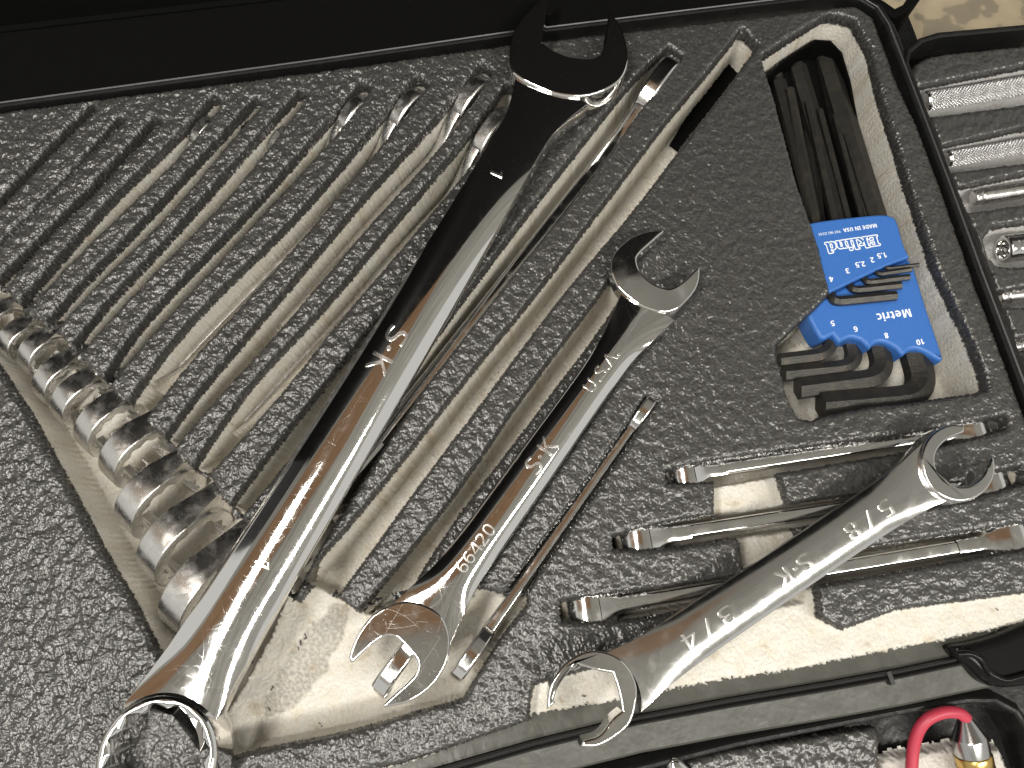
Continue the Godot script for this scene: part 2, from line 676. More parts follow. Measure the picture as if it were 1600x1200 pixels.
# one sheet of closed-cell foam: sd > 0 is foam. Lumpy skin, rounded shoulders, rough cut walls down to y1.
func foam_sheet(called: String, sd: PackedFloat32Array, x0: float, x1: float, z0: float, z1: float, res: float, y0: float, y1: float, mat: Material, parent: Node, base: Vector3, rough := 1.0) -> MeshInstance3D:
	var cell := FastNoiseLite.new()
	cell.seed = 5
	cell.noise_type = FastNoiseLite.TYPE_CELLULAR
	cell.cellular_return_type = FastNoiseLite.RETURN_DISTANCE
	cell.frequency = 1.0 / 1.1
	var lump := FastNoiseLite.new()
	lump.seed = 9
	lump.noise_type = FastNoiseLite.TYPE_SIMPLEX_SMOOTH
	lump.fractal_octaves = 2
	lump.frequency = 1.0 / 5.0
	var jag := FastNoiseLite.new()
	jag.seed = 21
	jag.noise_type = FastNoiseLite.TYPE_SIMPLEX
	jag.fractal_octaves = 2
	jag.frequency = 1.0 / 1.2
	var rng := RandomNumberGenerator.new()
	rng.seed = 77
	var nx := int((x1 - x0) / res) + 1
	var nz := int((z1 - z0) / res) + 1
	var id := PackedInt32Array()
	id.resize(nx * nz)
	id.fill(-1)
	var vv := PackedVector3Array()
	var nn := PackedVector3Array()
	var R := 1.9
	var W := 1.9
	for j in nz:
		for i in nx:
			var x := x0 + i * res
			var z := z0 + j * res
			var s := pick(sd, x, z)
			if s < -W - 1.2:
				continue
			var jj := jag.get_noise_2d(x, z)
			s += jj * 0.32 - 0.5
			if s < -W:
				continue
			var p := Vector3(x, y0, z)
			if s >= 0.0:
				var rg := rough * (0.75 + 0.5 * clampf(0.5 - (x + z * 0.4) / 160.0, 0.0, 1.0))
				var e := cell.get_noise_2d(x, z)
				var e1 := (e + 1.0) * 1.15
				p.y += (0.5 * sqrt(maxf(0.0, 1.0 - e1 * e1)) - 0.5) * rg + lump.get_noise_2d(x, z) * 0.4 * rg + ((rng.randf() + rng.randf() - 1.0) * 0.2 + jj * 0.06) * rg
				if s < R:
					var q := (R - s)
					p.y -= (R - sqrt(maxf(R * R - q * q, 0.0))) * 0.8
			else:
				var gx := pick(sd, x + 0.7, z) - pick(sd, x - 0.7, z)
				var gz := pick(sd, x, z + 0.7) - pick(sd, x, z - 0.7)
				var g := Vector2(gx, gz)
				g = g.normalized() if g.length() > 1e-4 else Vector2.ZERO
				var t := -s / W
				var yy := lerpf(y0 - R * 0.8, y1, t)
				var push := -s + (rng.randf() - 0.5) * 0.35 + jag.get_noise_3d(x, yy * 1.3, z) * 0.7 * (1.0 - t * 0.3) - 0.2 * sin(t * PI)
				p = Vector3(x + g.x * push, yy, z + g.y * push)
			id[j * nx + i] = vv.size()
			vv.append(p)
			nn.append(Vector3.ZERO)
	var ix := PackedInt32Array()
	for j in nz - 1:
		for i in nx - 1:
			var k := j * nx + i
			var a := id[k]
			var b := id[k + 1]
			var c := id[k + nx + 1]
			var d := id[k + nx]
			if a < 0 or b < 0 or c < 0 or d < 0:
				continue
			var f := (vv[c] - vv[a]).cross(vv[b] - vv[d])
			nn[a] += f
			nn[b] += f
			nn[c] += f
			nn[d] += f
			ix.append(a)
			ix.append(b)
			ix.append(c)
			ix.append(a)
			ix.append(c)
			ix.append(d)
	for i in nn.size():
		nn[i] = nn[i].normalized()
	var m := MB.new()
	m.v = vv
	m.n = nn
	m.ix = ix
	return obj(called, m, mat, parent, base)

# the pale foam below: a floor with sharp steps at the cut-outs
func pale_sheet(called: String, dig: PackedFloat32Array, black: PackedFloat32Array, edge: PackedFloat32Array, holes: PackedFloat32Array, stain: Callable, x0: float, x1: float, z0: float, z1: float, res: float, mat: Material, parent: Node, base: Vector3) -> void:
	var n1 := FastNoiseLite.new()
	n1.seed = 31
	n1.noise_type = FastNoiseLite.TYPE_SIMPLEX
	n1.frequency = 1.0 / 1.6
	n1.fractal_octaves = 2
	var n2 := FastNoiseLite.new()
	n2.seed = 37
	n2.noise_type = FastNoiseLite.TYPE_SIMPLEX_SMOOTH
	n2.frequency = 1.0 / 14.0
	var nx := int((x1 - x0) / res) + 1
	var nz := int((z1 - z0) / res) + 1
	var id := PackedInt32Array()
	id.resize(nx * nz)
	id.fill(-1)
	var vv := PackedVector3Array()
	var nn := PackedVector3Array()
	var cc := PackedColorArray()
	for j in nz:
		for i in nx:
			var x := x0 + i * res
			var z := z0 + j * res
			if pick(black, x, z) > 2.6:
				continue
			var a := n1.get_noise_2d(x, z)
			var s := pick(edge, x, z) + a * 0.9
			if s < -2.4:
				continue
			var jx := n1.get_noise_2d(x + 91.0, z) * 0.35
			var y := pick(dig, x + jx, z + jx) + a * 0.22 + n2.get_noise_2d(x, z) * 0.8
			if y < -20.0 and pick(holes, x, z) < 0.5:
				continue
			if s < 1.2:
				y -= (1.2 - s) * (1.2 - s) * 0.5
			if s < 0.0:
				y = lerpf(y, -26.0, clampf(-s / 2.0, 0.0, 1.0))
			id[j * nx + i] = vv.size()
			vv.append(Vector3(x + jx * 0.5, y, z))
			nn.append(Vector3.ZERO)
			cc.append(stain.call(x, z, a))
	var ix := PackedInt32Array()
	for j in nz - 1:
		for i in nx - 1:
			var k := j * nx + i
			var a := id[k]
			var b := id[k + 1]
			var c := id[k + nx + 1]
			var d := id[k + nx]
			if a < 0 or b < 0 or c < 0 or d < 0:
				continue
			var f := (vv[c] - vv[a]).cross(vv[b] - vv[d])
			nn[a] += f
			nn[b] += f
			nn[c] += f
			nn[d] += f
			ix.append_array(PackedInt32Array([a, b, c, a, c, d]))
	for i in nn.size():
		nn[i] = nn[i].normalized()
	var m := MB.new()
	m.v = vv
	m.n = nn
	m.ix = ix
	obj(called, m, mat, parent, base, cc)

# ---------------------------------------------------------------- materials
func noise_tex(type: int, freq: float, seed_: int, octaves: int, size := 512, normal := 0.0, ret := FastNoiseLite.RETURN_DISTANCE, ramp: Gradient = null) -> NoiseTexture2D:
	var n := FastNoiseLite.new()
	n.noise_type = type
	n.frequency = freq
	n.seed = seed_
	n.fractal_octaves = octaves
	if type == FastNoiseLite.TYPE_CELLULAR:
		n.cellular_return_type = ret
	var t := NoiseTexture2D.new()
	t.width = size
	t.height = size
	t.seamless = true
	t.noise = n
	if normal > 0.0:
		t.as_normal_map = true
		t.bump_strength = normal
	if ramp:
		t.color_ramp = ramp
	return t

func gradient(stops: Array) -> Gradient:
	var g := Gradient.new()
	var off := PackedFloat32Array()
	var col := PackedColorArray()
	for s in stops:
		off.append(s[0])
		col.append(Color(s[1], s[1], s[1]) if s[1] is float else s[1])
	g.offsets = off
	g.colors = col
	return g

func mat(called: String, albedo: Color, rough: float, metal := 0.0) -> StandardMaterial3D:
	var m := StandardMaterial3D.new()
	m.resource_name = called
	m.albedo_color = albedo.linear_to_srgb()
	m.roughness = rough
	m.metallic = metal
	M[called] = m
	return m

func triplanar(m: StandardMaterial3D, mm: float) -> void:
	m.uv1_triplanar = true
	m.uv1_world_triplanar = true
	m.uv1_scale = Vector3.ONE * (1000.0 / mm)

func scratch_map(seed_: int, base: float, lines: int, smudge: float) -> ImageTexture:   # roughness: fine scratches, chips and finger marks
	var size := 1024
	var im := Image.create(size, size, false, Image.FORMAT_L8)
	var rng := RandomNumberGenerator.new()
	rng.seed = seed_
	var n := FastNoiseLite.new()
	n.seed = seed_
	n.frequency = 1.0 / 140.0
	n.fractal_octaves = 4
	for y in size:
		for x in size:
			var w := n.get_noise_2d(x, y)
			var e := n.get_noise_2d(x * 6.0, y * 6.0)
			im.set_pixel(x, y, Color.from_hsv(0, 0, clampf(base + smudge * maxf(0.0, w + 0.05) + smudge * 0.25 * maxf(e, 0.0), 0.0, 1.0)))
	for k in lines:
		var p := Vector2(rng.randf() * size, rng.randf() * size)
		var d := Vector2.from_angle(rng.randf() * TAU)
		var l := rng.randf_range(4.0, 60.0) if k % 5 else rng.randf_range(60.0, 220.0)
		var v := rng.randf_range(0.1, 0.26)
		var bend := rng.randf_range(-0.004, 0.004)
		for s in int(l):
			p += d
			d = d.rotated(bend)
			im.set_pixel(posmod(int(p.x), size), posmod(int(p.y), size), Color(v, v, v))
	for k in lines / 3:
		var p := Vector2i(rng.randi() % size, rng.randi() % size)
		var r := rng.randi() % 2 + 1
		im.fill_rect(Rect2i(p, Vector2i(r, r)), Color(0.35, 0.35, 0.35))
	return ImageTexture.create_from_image(im)

func make_materials() -> void:
	var chrome := mat("chrome", Color(0.84, 0.83, 0.815), 1.0, 1.0)
	chrome.roughness_texture = scratch_map(3, 0.05, 700, 0.08)
	chrome.roughness_texture_channel = BaseMaterial3D.TEXTURE_CHANNEL_RED
	chrome.normal_enabled = true
	chrome.normal_texture = noise_tex(FastNoiseLite.TYPE_SIMPLEX_SMOOTH, 0.006, 4, 3, 512, 2.0)
	chrome.normal_scale = 0.045
	triplanar(chrome, 70.0)
	var worn := mat("worn_chrome", Color(0.78, 0.77, 0.755), 1.0, 1.0)
	worn.roughness_texture = scratch_map(8, 0.09, 900, 0.25)
	worn.roughness_texture_channel = BaseMaterial3D.TEXTURE_CHANNEL_RED
	worn.normal_enabled = true
	worn.normal_texture = chrome.normal_texture
	worn.normal_scale = 0.08
	triplanar(worn, 60.0)
	var satin := mat("satin", Color(0.74, 0.725, 0.70), 1.0, 1.0)
	satin.roughness_texture = scratch_map(11, 0.24, 1100, 0.3)
	satin.roughness_texture_channel = BaseMaterial3D.TEXTURE_CHANNEL_RED
	satin.normal_enabled = true
	satin.normal_texture = chrome.normal_texture
	satin.normal_scale = 0.25
	triplanar(satin, 50.0)
	var brushed := mat("brushed", Color(0.74, 0.735, 0.725), 1.0, 1.0)
	brushed.roughness_texture = scratch_map(29, 0.13, 1600, 0.12)
	brushed.roughness_texture_channel = BaseMaterial3D.TEXTURE_CHANNEL_RED
	brushed.normal_enabled = true
	brushed.normal_texture = chrome.normal_texture
	brushed.normal_scale = 0.05
	triplanar(brushed, 60.0)
	mat("stamp", Color(0.8, 0.795, 0.78), 0.27, 1.0)
	# black skinned foam
	var fn := noise_tex(FastNoiseLite.TYPE_CELLULAR, 0.03, 6, 2, 512, 10.0)
	var foam := mat("black_foam", Color(1, 1, 1), 0.29)
	foam.metallic_specular = 0.62
	foam.albedo_texture = noise_tex(FastNoiseLite.TYPE_SIMPLEX_SMOOTH, 0.012, 14, 4, 512, 0.0, 0, gradient([[0.0, Color(0.03, 0.0294, 0.0285).linear_to_srgb()], [0.5, Color(0.045, 0.0437, 0.042).linear_to_srgb()], [1.0, Color(0.078, 0.0755, 0.0715).linear_to_srgb()]]))
	foam.normal_enabled = true
	foam.normal_texture = fn
	foam.normal_scale = 0.3
	triplanar(foam, 11.0)
	# pale foam
	var pale := mat("pale_foam", Color(1, 1, 1), 0.92)
	pale.vertex_color_use_as_albedo = true
	pale.normal_enabled = true
	pale.normal_texture = noise_tex(FastNoiseLite.TYPE_CELLULAR, 0.045, 17, 2, 512, 6.0)
	pale.normal_scale = 0.8
	pale.albedo_texture = noise_tex(FastNoiseLite.TYPE_SIMPLEX, 0.05, 19, 3, 512, 0.0, 0, gradient([[0.0, 0.92], [0.5, 0.97], [1.0, 1.0]]))
	triplanar(pale, 31.0)
	var pale2 := mat("pale_foam_plain", Color(0.62, 0.585, 0.53), 0.92)
	pale2.normal_enabled = true
	pale2.normal_texture = pale.normal_texture
	triplanar(pale2, 31.0)
	# case plastic
	var pl := mat("case_plastic", Color(0.009, 0.009, 0.0088), 1.0)
	pl.metallic_specular = 0.4
	pl.roughness_texture = scratch_map(15, 0.30, 500, 0.35)
	pl.roughness_texture_channel = BaseMaterial3D.TEXTURE_CHANNEL_RED
	pl.normal_enabled = true
	pl.normal_texture = noise_tex(FastNoiseLite.TYPE_SIMPLEX, 0.03, 44, 3, 512, 2.0)
	pl.normal_scale = 0.25
	triplanar(pl, 80.0)
	var lidm := mat("lid_plastic", Color(0.005, 0.005, 0.005), 0.5)
	lidm.metallic_specular = 0.06
	lidm.normal_enabled = true
	lidm.normal_texture = pl.normal_texture
	lidm.normal_scale = 0.2
	triplanar(lidm, 80.0)
	var lg := mat("ledge_plastic", Color(0.075, 0.075, 0.066), 1.0)
	lg.roughness_texture = pl.roughness_texture
	lg.roughness_texture_channel = BaseMaterial3D.TEXTURE_CHANNEL_RED
	lg.normal_enabled = true
	lg.normal_texture = pl.normal_texture
	lg.normal_scale = 0.3
	triplanar(lg, 90.0)
	mat("gloss_plastic", Color(0.008, 0.008, 0.008), 0.2)
	M.gloss_plastic.metallic_specular = 0.25
	mat("bead_plastic", Color(0.055, 0.056, 0.058), 0.4)
	mat("gasket", Color(0.012, 0.012, 0.012), 0.45)
	var ox := mat("black_oxide", Color(1, 1, 1), 0.42, 0.55)
	ox.albedo_texture = noise_tex(FastNoiseLite.TYPE_SIMPLEX_SMOOTH, 0.01, 23, 4, 512, 0.0, 0, gradient([[0.0, Color(0.032, 0.031, 0.029).linear_to_srgb()], [0.6, Color(0.048, 0.046, 0.042).linear_to_srgb()], [1.0, Color(0.085, 0.07, 0.052).linear_to_srgb()]]))
	ox.normal_enabled = true
	ox.normal_texture = noise_tex(FastNoiseLite.TYPE_SIMPLEX, 0.08, 24, 2, 512, 3.0)
	ox.normal_scale = 0.4
	triplanar(ox, 30.0)
	var blue := mat("blue_plastic", Color(0.034, 0.135, 0.43), 0.42)
	blue.normal_enabled = true
	blue.normal_texture = ox.normal_texture
	blue.normal_scale = 0.2
	triplanar(blue, 40.0)
	mat("white_print", Color(0.8, 0.82, 0.85), 0.6)
	mat("hose_rubber", Color(0.42, 0.035, 0.065), 0.45)
	mat("brass", Color(0.62, 0.43, 0.15), 0.28, 1.0)
	mat("steel", Color(0.5, 0.5, 0.5), 0.22, 1.0)
	var bench := mat("bench_mat", Color(1, 1, 1), 0.8)
	bench.albedo_texture = noise_tex(FastNoiseLite.TYPE_VALUE, 0.03, 51, 3, 512, 0.0, 0, gradient([[0.0, Color(0.17, 0.145, 0.105).linear_to_srgb()], [0.36, Color(0.2, 0.17, 0.12).linear_to_srgb()], [0.42, Color(0.30, 0.25, 0.17).linear_to_srgb()], [0.7, Color(0.34, 0.28, 0.19).linear_to_srgb()], [1.0, Color(0.38, 0.315, 0.22).linear_to_srgb()]]))
	triplanar(bench, 160.0)
	var wood := mat("ceiling_wood", Color(1, 1, 1), 0.7)
	wood.albedo_texture = noise_tex(FastNoiseLite.TYPE_SIMPLEX_SMOOTH, 0.01, 61, 4, 512, 0.0, 0, gradient([[0.0, Color(0.34, 0.19, 0.1).linear_to_srgb()], [1.0, Color(0.55, 0.35, 0.21).linear_to_srgb()]]))
	wood.uv1_triplanar = true
	wood.uv1_world_triplanar = true
	wood.uv1_scale = Vector3(0.6, 3.0, 3.0)
	var cp := mat("ceiling_paint", Color(1, 1, 1), 0.8)
	cp.albedo_texture = noise_tex(FastNoiseLite.TYPE_SIMPLEX_SMOOTH, 0.008, 77, 4, 512, 0.0, 0, gradient([[0.0, Color(0.42, 0.41, 0.38).linear_to_srgb()], [1.0, Color(0.78, 0.77, 0.72).linear_to_srgb()]]))
	triplanar(cp, 1500.0)
	mat("dark_wall", Color(0.03, 0.03, 0.032), 0.8)
	mat("lamp_housing", Color(0.7, 0.7, 0.68), 0.5)
	var tube_ := mat("lamp_tube", Color(0.9, 0.9, 0.9), 0.5)
	tube_.emission_enabled = true
	tube_.emission = Color(1.0, 0.97, 0.9)
	tube_.emission_energy_multiplier = 5.0

# ---------------------------------------------------------------- scene
func _ready() -> void:
	# camera
	var cam := Camera3D.new()
	cam.name = "camera"
	cam.transform = Transform3D(CB.orthonormalized(), CAM * MM)
	cam.fov = rad_to_deg(2.0 * atan(0.5))
	cam.near = 0.01
	cam.far = 30.0
	add_child(cam)
	cam.current = true
	# surroundings and exposure
	var we := WorldEnvironment.new()
	we.name = "environment"
	var env := Environment.new()
	env.background_mode = Environment.BG_COLOR
	env.background_color = Color(0.36, 0.355, 0.335).linear_to_srgb()
	env.tonemap_mode = Environment.TONE_MAPPER_LINEAR
	env.tonemap_exposure = 1.68
	env.sdfgi_enabled = true
	env.ssao_enabled = true
	env.ssil_enabled = true
	we.environment = env
	add_child(we)
	make_materials()
	# workshop lamps: tubes that hang over the bench
	shop_light("shop_light", "two tube workshop light hanging over the front of the bench", Vector3(430, 1120, 700), 14.0, 1000.0, 0.95, Color(1.0, 0.985, 0.955))
	shop_light("shop_light", "two tube workshop light hanging over the hinge end of the bench", Vector3(-520, 1120, 230), 65.0, 900.0, 0.75, Color(1.0, 0.985, 0.96))
	build_setting()
	build_main_foam()
	build_case()
	build_slot_wrenches()
	build_large_wrench()
	build_medium_wrench()
	build_flare_wrench()
	build_hex_set()
	build_socket_case()
	build_lower_case()
	build_crumbs()

func shop_light(called: String, label: String, at: Vector3, turn: float, length: float, energy: float, col: Color) -> void:
	var root := thing(called, label, "ceiling light", at)
	var b := Basis(Vector3.UP, deg_to_rad(turn))
	var m := MB.new()
	box(m, at + Vector3(0, 30, 0), Vector3(length + 40, 30, 170), b)
	obj("housing", m, M.lamp_housing, root, at)
	for s in [-1.0, 1.0]:
		m = MB.new()
		var c: Vector3 = at + b * Vector3(0, 0, s * 48.0)
		tube(m, [c - b * Vector3(length / 2, 0, 0), c + b * Vector3(length / 2, 0, 0)], 13.0, 16)
		obj("tube", m, M.lamp_tube, root, at)
		var l := AreaLight3D.new()
		l.name = "tube_glow"
		l.light_color = col
		l.light_energy = energy * 0.5
		l.area_size = Vector2(length * MM, 0.04)
		l.area_range = 6.0
		l.shadow_enabled = true
		root.add_child(l, true)
		l.transform = Transform3D(b * Basis(Vector3.RIGHT, -PI / 2), b * Vector3(0, -16, s * 48.0) * MM)

func build_setting() -> void:
	var m := MB.new()
	m.poly([Vector3(-900, -32, -700), Vector3(900, -32, -700), Vector3(900, -32, 700), Vector3(-900, -32, 700)], Vector3.UP)
	var g := obj("bench_top", m, M.bench_mat)
	g.set_meta("kind", "structure")
	# pale ceiling boards and the dark wall behind the bench, as the bright metal mirrors them
	var cei := Node3D.new()
	cei.name = "ceiling"
	cei.set_meta("kind", "structure")
	add_child(cei)
	for k in 14:
		m = MB.new()
		box(m, Vector3(-2600 + k * 400, 2300, 300), Vector3(388, 20, 5200))
		obj("panel", m, M.ceiling_paint, cei)
	m = MB.new()
	box(m, Vector3(0, 1100, -1700), Vector3(5400, 2260, 60))
	var wl := obj("wall", m, M.dark_wall)
	wl.set_meta("kind", "structure")
	# board that hangs over the bench, which the polished handles mirror
	var root := thing("overhead_shelf", "brown board shelf above the bench, mirrored as a brown band in the handles", "shelf", Vector3(-375, 1700, -150))
	for k in 7:
		m = MB.new()
		box(m, Vector3(-1780 + 145 + k * 290, 1700, -330), Vector3(286, 20, 860))
		obj("plank", m, M.ceiling_wood, root, Vector3(-375, 1700, -150))

var sd_black := PackedFloat32Array()
var dig := PackedFloat32Array()

func eased(a: PackedVector2Array) -> PackedVector2Array:   # evenly spaced and a little straightened, ends kept
	var total := 0.0
	for i in a.size() - 1:
		total += a[i].distance_to(a[i + 1])
	var n := clampi(int(total / 9.0), 4, 26)
	var out := PackedVector2Array()
	for k in n + 1:
		var want := total * k / n
		var i := 0
		while i < a.size() - 2 and want > a[i].distance_to(a[i + 1]):
			want -= a[i].distance_to(a[i + 1])
			i += 1
		out.append(a[i].lerp(a[i + 1], clampf(want / maxf(a[i].distance_to(a[i + 1]), 1e-4), 0.0, 1.0)))
	for pass_ in 4:
		var c := out.duplicate()
		for k in range(1, n):
			out[k] = c[k] * 0.5 + (c[k - 1] + c[k + 1]) * 0.25
	return out

func slot(l: Array, r: Array) -> PackedVector2Array:   # a slot from its two measured rims, both listed from the far end
	var a := eased(PV(l))
	var b := eased(PV(r))
	b.reverse()
	a.append_array(b)
	return a

func blank(v: float) -> PackedFloat32Array:
	var a := PackedFloat32Array()
	a.resize(GW * GH)
	a.fill(v)
	return a

func build_main_foam() -> void:
	var base := Vector3(0, -7, 0)
	var cuts := []   # [outline, floor]
	cuts.append([slot([141, 162, 87, 215, 37, 271, 0, 306, -60, 368], [148, 169, 101, 212, 63, 256, 31, 288, -12, 331, -62, 387]), -20.0])
	cuts.append([slot([184, 184, 156, 217, 131, 246, 90, 287, 60, 321, 29, 350, -40, 420], [194, 184, 164, 217, 138, 241, 100, 279, 72, 310, 41, 342, -9, 388, -38, 422]), -22.0])
	cuts.append([slot([238, 182, 215, 212, 192, 234, 154, 280, 109, 321, 77, 354, 50, 384, 19, 411, -12, 442], [250, 189, 230, 209, 206, 233, 170, 277, 132, 312, 80, 364, 55, 386, 27, 416, 2, 450]), -21.0])
	cuts.append([slot([332, 149, 317, 161, 292, 195, 280, 211, 250, 236, 227, 260, 167, 304, 119, 374, 87, 405, 60, 430, 35, 460, 20, 482], [345, 158, 327, 191, 292, 226, 256, 266, 226, 291, 199, 319, 160, 355, 122, 392, 90, 424, 60, 455, 37, 482]), -21.5])
	cuts.append([slot([397, 153, 389, 160, 367, 187, 330, 227, 290, 267, 260, 301, 221, 347, 187, 380, 125, 439, 104, 461, 75, 495, 62, 513], [408, 160, 391, 180, 360, 210, 334, 246, 317, 267, 267, 330, 212, 380, 165, 424, 137, 450, 109, 482, 84, 513]), -21.5])
	cuts.append([slot([466, 142, 455, 160, 430, 184, 412, 197, 390, 222, 355, 267, 324, 301, 282, 347, 246, 387, 205, 434, 172, 457, 144, 495, 112, 529, 105, 548], [480, 146, 452, 181, 427, 220, 396, 257, 359, 301, 329, 335, 292, 366, 254, 406, 221, 441, 191, 475, 166, 497, 132, 532, 116, 557]), -21.5])
	cuts.append([slot([563, 128, 555, 134, 529, 170, 504, 200, 479, 225, 447, 260, 429, 286, 400, 314, 372, 347, 305, 412, 274, 446, 236, 487, 199, 520, 160, 585, 155, 600], [578, 136, 572, 147, 550, 176, 519, 214, 479, 256, 447, 289, 422, 315, 390, 350, 341, 405, 315, 435, 289, 461, 260, 486, 234, 520, 214, 545, 179, 582, 165, 603]), -21.5])
	cuts.append([slot([652, 118, 641, 122, 621, 147, 595, 187, 577, 207, 529, 257, 505, 290, 479, 320, 445, 356, 404, 397, 355, 437, 317, 477, 286, 510, 257, 546, 225, 589, 197, 618, 188, 645], [668, 130, 644, 161, 618, 200, 594, 223, 559, 266, 522, 305, 495, 340, 450, 394, 407, 442, 376, 468, 336, 520, 306, 545, 274, 584, 238, 626, 221, 657]), -21.5])
	cuts.append([slot([752, 99, 740, 111, 715, 147, 686, 181, 670, 200, 633, 236, 595, 275, 569, 307, 540, 337, 495, 396, 461, 435, 428, 465, 405, 504, 370, 544, 332, 581, 306, 613, 283, 644, 257, 678, 249, 694], [770, 110, 748, 147, 719, 181, 689, 226, 667, 252, 639, 279, 611, 306, 587, 335, 564, 364, 531, 398, 498, 435, 464, 481, 441, 507, 401, 549, 355, 598, 314, 641, 288, 673, 264, 704]), -21.5])
	cuts.append([slot([792, 132, 771, 160, 753, 187, 715, 230, 676, 278, 644, 312, 613, 351, 579, 390, 542, 437, 506, 481, 470, 517, 441, 552, 413, 565, 383, 605, 352, 657, 314, 702, 299, 732], [812, 145, 787, 190, 756, 231, 719, 275, 694, 302, 670, 332, 641, 367, 610, 403, 576, 444, 550, 471, 522, 504, 495, 539, 461, 582, 420, 636, 376, 680, 350, 709, 321, 742]), -21.5])
	cuts.append([slot([845, 185, 780, 275, 700, 368, 613, 474, 587, 502, 552, 546, 533, 570, 497, 612, 465, 653, 432, 695, 416, 713, 387, 752, 352, 800], [868, 200, 800, 287, 720, 385, 640, 485, 580, 560, 543, 601, 514, 638, 481, 674, 450, 713, 421, 750, 403, 771, 372, 808]), -21.5])
	cuts.append([slot([1046, 72, 1030, 77, 1000, 110, 980, 133, 937, 190, 880, 262, 815, 345, 750, 432, 690, 512, 620, 615, 540, 730, 470, 830, 430, 880], [1064, 86, 1033, 123, 987, 187, 957, 227, 917, 290, 877, 337, 823, 393, 774, 462, 753, 490, 698, 556, 665, 595, 610, 675, 545, 780, 490, 860, 452, 940]), -21.5])
	cuts.append([slot([1160, 44, 1143, 63, 1120, 100, 1057, 167, 1013, 227, 960, 300, 910, 360, 869, 422, 836, 462, 815, 485, 782, 530, 747, 566, 717, 607, 635, 713, 588, 771, 552, 817, 521, 851, 470, 905], [1184, 68, 1160, 103, 1120, 157, 1077, 207, 1060, 230, 1020, 290, 977, 343, 933, 390, 883, 450, 870, 467, 836, 513, 795, 566, 766, 607, 692, 705, 649, 755, 604, 827, 568, 872, 522, 934]), -21.5])
	cuts.append([slot([954, 438, 943, 453, 910, 503, 860, 560, 810, 630, 753, 716, 727, 754, 700, 794, 671, 827, 646, 856, 600, 915, 560, 962], [975, 452, 940, 515, 895, 565, 850, 625, 805, 690, 757, 745, 723, 791, 692, 835, 654, 887, 638, 924]), -21.0])
	cuts.append([slot([972, 535, 930, 592, 860, 690, 780, 800, 685, 930], [995, 545, 955, 605, 890, 700, 810, 815, 733, 928]), -21.0])
	cuts.append([slot([1012, 618, 998, 632, 967, 688, 930, 735, 890, 795, 845, 852, 787, 930], [1027, 626, 1008, 650, 977, 700, 940, 752, 900, 812, 857, 864, 820, 926]), -21.0])
	# the wedge under the rings and the open place below the long bars
	cuts.append([PV([-60, 410, 7, 450, 22, 480, 37, 480, 62, 511, 84, 511, 108, 548, 117, 555, 158, 599, 167, 602, 192, 644, 223, 655, 249, 692, 265, 702, 295, 735, 323, 740, 354, 797, 374, 806, 397, 848, 430, 880, 452, 940, 470, 938, 500, 900, 524, 932, 560, 960, 600, 930, 640, 924, 690, 936, 733, 925, 753, 920, 787, 930, 822, 924, 823, 943, 787, 987, 753, 1040, 735, 1070, 720, 1093, 633, 1117, 583, 1133, 500, 1153, 400, 1172, 352, 1186, 330, 1160, 262, 1045, 240, 1010, 200, 930, 175, 890, 150, 845, 127, 800, 100, 750, 75, 705, 40, 640, 0, 580, -60, 490]), -13.5])
	cuts.append([PV([-60, 400, 20, 470, 60, 500, 110, 545, 165, 600, 225, 655, 300, 735, 370, 805, 400, 850, 440, 900, 400, 1000, 330, 1120, 262, 1030, 200, 925, 150, 840, 100, 745, 40, 636, -60, 480]), -21.0])
	# hex key place
	cuts.append([PV([1192, 87, 1240, 55, 1294, 22, 1316, 24, 1336, 30, 1360, 75, 1378, 150, 1402, 225, 1420, 285, 1438, 338, 1465, 420, 1489, 468, 1516, 525, 1540, 585, 1543, 606, 1525, 612, 1420, 627, 1360, 633, 1285, 648, 1270, 655, 1249, 651, 1231, 615, 1225, 585, 1217, 561, 1216, 540, 1240, 516, 1282, 477, 1300, 456, 1294, 432, 1282, 384, 1270, 348, 1249, 288, 1231, 222, 1210, 144, 1200, 115]), -25.0])
	# three places for the wrenches on the near side, with their finger windows
	cuts.append([slot([1042, 736, 1048, 728, 1120, 720, 1240, 704, 1360, 688, 1420, 680, 1500, 668, 1555, 655, 1574, 650], [1044, 752, 1116, 757, 1216, 737, 1330, 718, 1420, 705, 1500, 690, 1540, 678, 1572, 668]), -22.0])
	cuts.append([slot([958, 840, 967, 828, 1033, 820, 1123, 803, 1230, 788, 1304, 779, 1344, 772, 1460, 757, 1540, 745, 1600, 730], [960, 856, 967, 863, 1040, 863, 1083, 848, 1150, 838, 1250, 822, 1400, 800, 1500, 784, 1552, 770, 1602, 752]), -22.0])
	cuts.append([slot([875, 943, 880, 935, 947, 930, 1033, 923, 1133, 905, 1240, 882, 1332, 860, 1440, 844, 1548, 830, 1640, 812], [878, 968, 884, 980, 947, 977, 1047, 957, 1133, 940, 1276, 914, 1380, 896, 1496, 876, 1640, 848]), -22.0])
	cuts.append([PV([1120, 735, 1216, 722, 1218, 745, 1232, 790, 1245, 830, 1262, 890, 1275, 912, 1270, 940, 1185, 950, 1165, 890, 1160, 850, 1153, 836, 1132, 812, 1119, 805]), -12.0])
	cuts.append([PV([835, 1074, 880, 1060, 950, 1042, 1012, 1052, 1093, 1013, 1150, 987, 1182, 967, 1185, 930, 1276, 908, 1282, 966, 1321, 986, 1405, 955, 1480, 945, 1540, 937, 1700, 915, 1760, 980, 1500, 1060, 1020, 1150, 838, 1160, 829, 1116]), -8.2])
